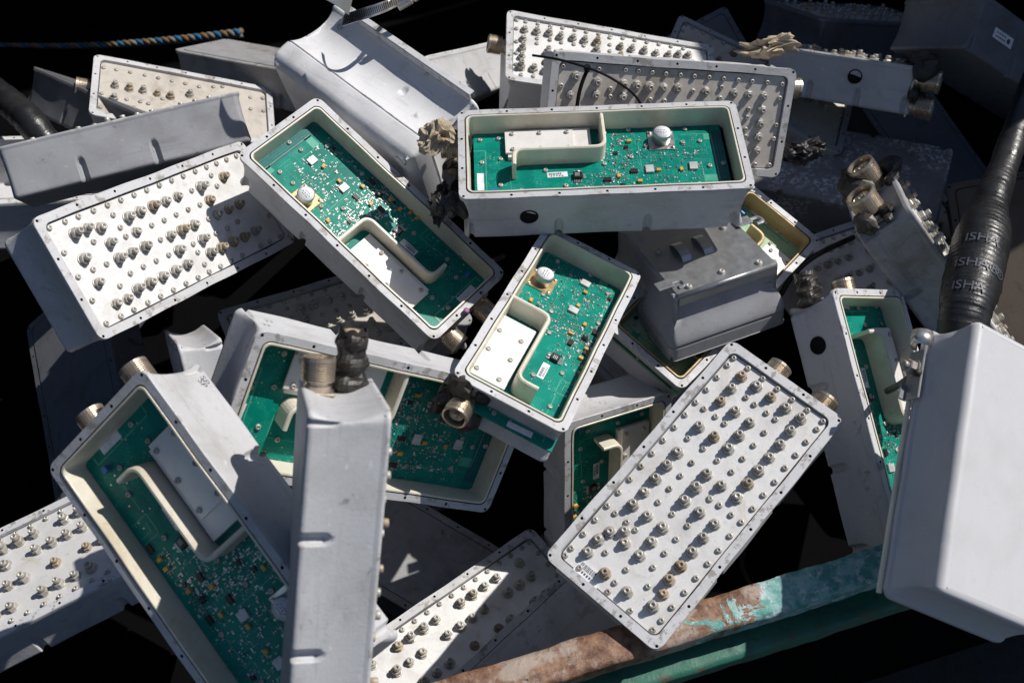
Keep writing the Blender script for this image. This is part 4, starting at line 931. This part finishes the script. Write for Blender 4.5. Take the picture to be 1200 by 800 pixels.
# hose clamp
def clamp():
    root = thing('hose_clamp', 'shiny slotted steel hose clamp strap at the top, above the white diagonal box', 'clamp', Matrix.Translation(at(440, 8, 1.50)))
    P = [at(402, 24, 1.50), at(420, 18, 1.46), at(440, 12, 1.45), at(460, 4, 1.47), at(476, -6, 1.52), at(484, -24, 1.60)]
    S = spline(P, 8); up = (CM.to_3x3() @ Vector((.25, .95, .15))).normalized(); b = MB(); n = len(S); o = S[0]*0+Vector(root.location)
    vs = []; wd = .0085
    for p in S:
        q = p-o; f = (CM.to_3x3() @ Vector((0, 0, 1)))*.0006
        vs += [q-up*wd+f, q+up*wd+f, q+up*wd-f, q-up*wd-f]
    b.add(vs, [(i*4+j, i*4+(j+1) % 4, (i+1)*4+(j+1) % 4, (i+1)*4+j) for i in range(n-1) for j in range(4)], 0)
    for i in range(2, n-8):
        f = (CM.to_3x3() @ Vector((0, 0, 1)))
        for e in (.0,):
            q = S[i]-o+f*.0008; d = (S[i+1]-S[i])*.45
            lean = up*.0055
            vs = [q-lean, q-lean+d, q+lean+d*1.5, q+lean+d*.5]
            b.add([p-f*0 for p in vs]+[p+f*.0005 for p in vs], [(4, 5, 6, 7), (0, 1, 5, 4), (1, 2, 6, 5), (2, 3, 7, 6), (3, 0, 4, 7)], 1)
    link('band', b.mesh('band', ['steel', 'hole']), root)
    b = MB(); X = Matrix.Translation(at(478, 2, 1.47)-o) @ CM.to_3x3().to_4x4() @ Matrix.Rotation(.5, 4, 'Z') @ Matrix.Rotation(PI/2, 4, 'Y')
    b.lathe([(.0045, -.016), (.0062, -.015), (.0062, .004), (.0045, .006), (.0045, .009), (.0058, .010), (.0058, .015), (.004, .016)], 12, 0, X=X, smooth=False)
    link('worm_screw', b.mesh('worm_screw', ['steel']), root)
    # bent tail that shades the white box
    b = MB(); T = spline([at(352, -40, 1.40), at(372, -22, 1.40), at(396, -8, 1.42), at(412, 4, 1.44)], 6); vs = []
    for p in T:
        q = p-o; vs += [q-up*.016, q+up*.016, q+up*.016+Vector((0, 0, .0015)), q-up*.016+Vector((0, 0, .0015))]
    b.add(vs, [(i*4+j, i*4+(j+1) % 4, (i+1)*4+(j+1) % 4, (i+1)*4+j) for i in range(len(T)-1) for j in range(4)], 0)
    link('strap_tail', b.mesh('strap_tail', ['zinc']), root)
clamp()
# ------------------------------------------------------------------ the skip
M['skipgreen'] = weathered('chipped_green_paint', (.02, .125, .085), (.012, .04, .03), .8, .5, 0, .4, stain=(.11, .05, .025), vary=0, bumpy=.8, edge=(.10, .05, .03))
def rustpaint():
    m, nt, b = newmat('rust_and_turquoise')
    tc = nt.nodes.new('ShaderNodeTexCoord'); v = tc.outputs['Object']
    g = noise(nt, 26, 8, .7, v, .6)
    sep = nt.nodes.new('ShaderNodeSeparateXYZ'); nt.links.new(v, sep.inputs[0])
    ad = nt.nodes.new('ShaderNodeMath'); ad.operation = 'MULTIPLY_ADD'; ad.inputs[1].default_value = 2.2; ad.inputs[2].default_value = -.20
    nt.links.new(sep.outputs['X'], ad.inputs[0])
    sm = nt.nodes.new('ShaderNodeMath'); sm.operation = 'ADD'; nt.links.new(ad.outputs[0], sm.inputs[0]); nt.links.new(g, sm.inputs[1])
    f = ramp(nt, sm.outputs[0], .525, .535)
    rust = mix(nt, ramp(nt, noise(nt, 60, 10, .75, v), .38, .62), (.085, .032, .018), (.30, .17, .10))
    rust = mix(nt, ramp(nt, noise(nt, 18, 8, .7, v), .50, .58), rust, (.34, .27, .22))
    rust = mix(nt, ramp(nt, noise(nt, 90, 8, .7, v), .60, .66), rust, (.05, .025, .018))
    grn = mix(nt, ramp(nt, noise(nt, 34, 9, .7, v), .45, .56), (.07, .26, .23), (.25, .43, .42))
    grn = mix(nt, ramp(nt, noise(nt, 70, 8, .75, v), .54, .58), grn, (.42, .50, .52))
    grn = mix(nt, ramp(nt, noise(nt, 45, 10, .8, v, .5), .60, .615), grn, (.13, .06, .04))
    nt.links.new(mix(nt, f, rust, grn), b.inputs['Base Color']); b.inputs['Roughness'].default_value = .6
    bump(nt, b, g, .8, .004); return m
M['rust'] = rustpaint()
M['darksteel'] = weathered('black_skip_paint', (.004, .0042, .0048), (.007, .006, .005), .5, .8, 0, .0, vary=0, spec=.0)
ZT = 1.62-1.165*.975
def rail_pt(px, py):
    q = -(py-400)/FPX; d = (1.62-ZT)/(.8-.6*q); return at(px, py, d)
R1, R2 = rail_pt(770, 762), rail_pt(952, 705)
ang = math.atan2(R2.y-R1.y, R2.x-R1.x)
SK = Matrix.Translation((R1.x, R1.y, 0)) @ Matrix.Rotation(ang, 4, 'Z')
sk = thing('waste_skip', 'rusty green steel skip holding the pile, turquoise and brown rim', 'skip', SK)
zt = ZT
b = MB()
def rough_bar(name, mats, y0, z0, hw, hh, amp, parent):
    b = MB(); n = 26; xs = [-1.6+.006*i for i in range(500)]; vs = []
    for x in xs:
        for i in range(n):
            a = 2*PI*i/n; c, sn = math.cos(a), math.sin(a); p = 9.0
            r = (abs(c)**p+abs(sn)**p)**(-1/p); v = Vector((x, y0+hw*r*c, z0+hh*r*sn))
            d = mnoise.noise(v*38)*amp + mnoise.noise(v*120)*amp*.5 + mnoise.noise(v*9)*amp*.9
            vs.append(v+Vector((0, c, sn))*d)
    fs = [(k*n+i, k*n+(i+1) % n, (k+1)*n+(i+1) % n, (k+1)*n+i) for k in range(len(xs)-1) for i in range(n)]
    b.add(vs, fs, 0, True); return link(name, b.mesh(name, mats), parent)
rough_bar('rim_rail', ['rust'], .016, zt, .020, .0145, .0017, sk)
rough_bar('lower_rail', ['skipgreen'], -.004, zt-.046, .021, .013, .0010, sk)
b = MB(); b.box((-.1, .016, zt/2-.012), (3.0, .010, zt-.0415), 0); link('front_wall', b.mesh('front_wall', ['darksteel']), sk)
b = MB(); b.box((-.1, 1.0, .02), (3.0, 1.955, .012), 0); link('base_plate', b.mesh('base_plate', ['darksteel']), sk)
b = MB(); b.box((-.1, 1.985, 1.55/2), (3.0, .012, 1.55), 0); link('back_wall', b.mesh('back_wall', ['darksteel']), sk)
b = MB(); q = [(0, 0), (0, .9), (.50, .9), (.58, 1.70), (.875, 1.70), (.88, 1.15), (.96, 1.15), (.965, 1.70), (1.955, 1.70), (1.955, 0)]  # out of view
vs = [(1.40+dx, .02+y, z) for dx in (0, .012) for y, z in q]; n6 = len(q)
b.add(vs, [tuple(range(n6)), tuple(range(2*n6-1, n6-1, -1))]+[(i, (i+1) % n6, (i+1) % n6+n6, i+n6) for i in range(n6)])
link('shade_side_wall', b.mesh('shade_side_wall', ['darksteel']), sk)
b = MB(); b.box((-1.605, 1.0, .9), (.010, 1.955, 1.8), 0); link('shade_side_wall', b.mesh('shade_side_wall', ['darksteel']), sk)  # out of view; extra height added to cut skylight from the left
b = MB(); b.add([(-40, -40, 0), (40, -40, 0), (40, 40, 0), (-40, 40, 0)], [(0, 1, 2, 3)])
M['ground'] = weathered('dark_asphalt', (.018, .018, .020), (.010, .009, .008), .5, .9, 0, 0, vary=0)
g = link('ground', b.mesh('ground', ['ground'])); g['kind'] = 'structure'
cam.dof.use_dof = True; cam.dof.focus_distance = 1.36; cam.dof.aperture_fstop = 7.1
# ------------------------------------------------------------------ light
sun_cam = Vector(SUNDIR).normalized(); sun_dir = (CM.to_3x3() @ sun_cam).normalized()
el = math.asin(sun_dir.z); az = math.atan2(sun_dir.x, sun_dir.y)
w = bpy.data.worlds.new('World'); SC.world = w; w.use_nodes = True
nt = w.node_tree; bg = nt.nodes['Background']; sky = nt.nodes.new('ShaderNodeTexSky'); sky.sky_type = 'NISHITA'
sky.sun_disc = False; sky.ozone_density = 3.0; sky.sun_elevation = el; sky.sun_rotation = az
nt.links.new(sky.outputs[0], bg.inputs[0]); bg.inputs[1].default_value = SKY
li = bpy.data.lights.new('sun', 'SUN'); li.energy = SUN; li.angle = math.radians(.5); li.color = (1, .96, .90)
lo = bpy.data.objects.new('sun', li); COL.objects.link(lo); lo.rotation_euler = sun_dir.to_track_quat('Z', 'Y').to_euler(); lo.location = (2, 1, 4)
SC.view_settings.view_transform = 'Standard'; SC.view_settings.look = 'None'; SC.view_settings.exposure = EXPO; SC.view_settings.gamma = 1
SC.cycles.max_bounces = 8; SC.cycles.use_denoising = True
bpy.context.view_layer.update()
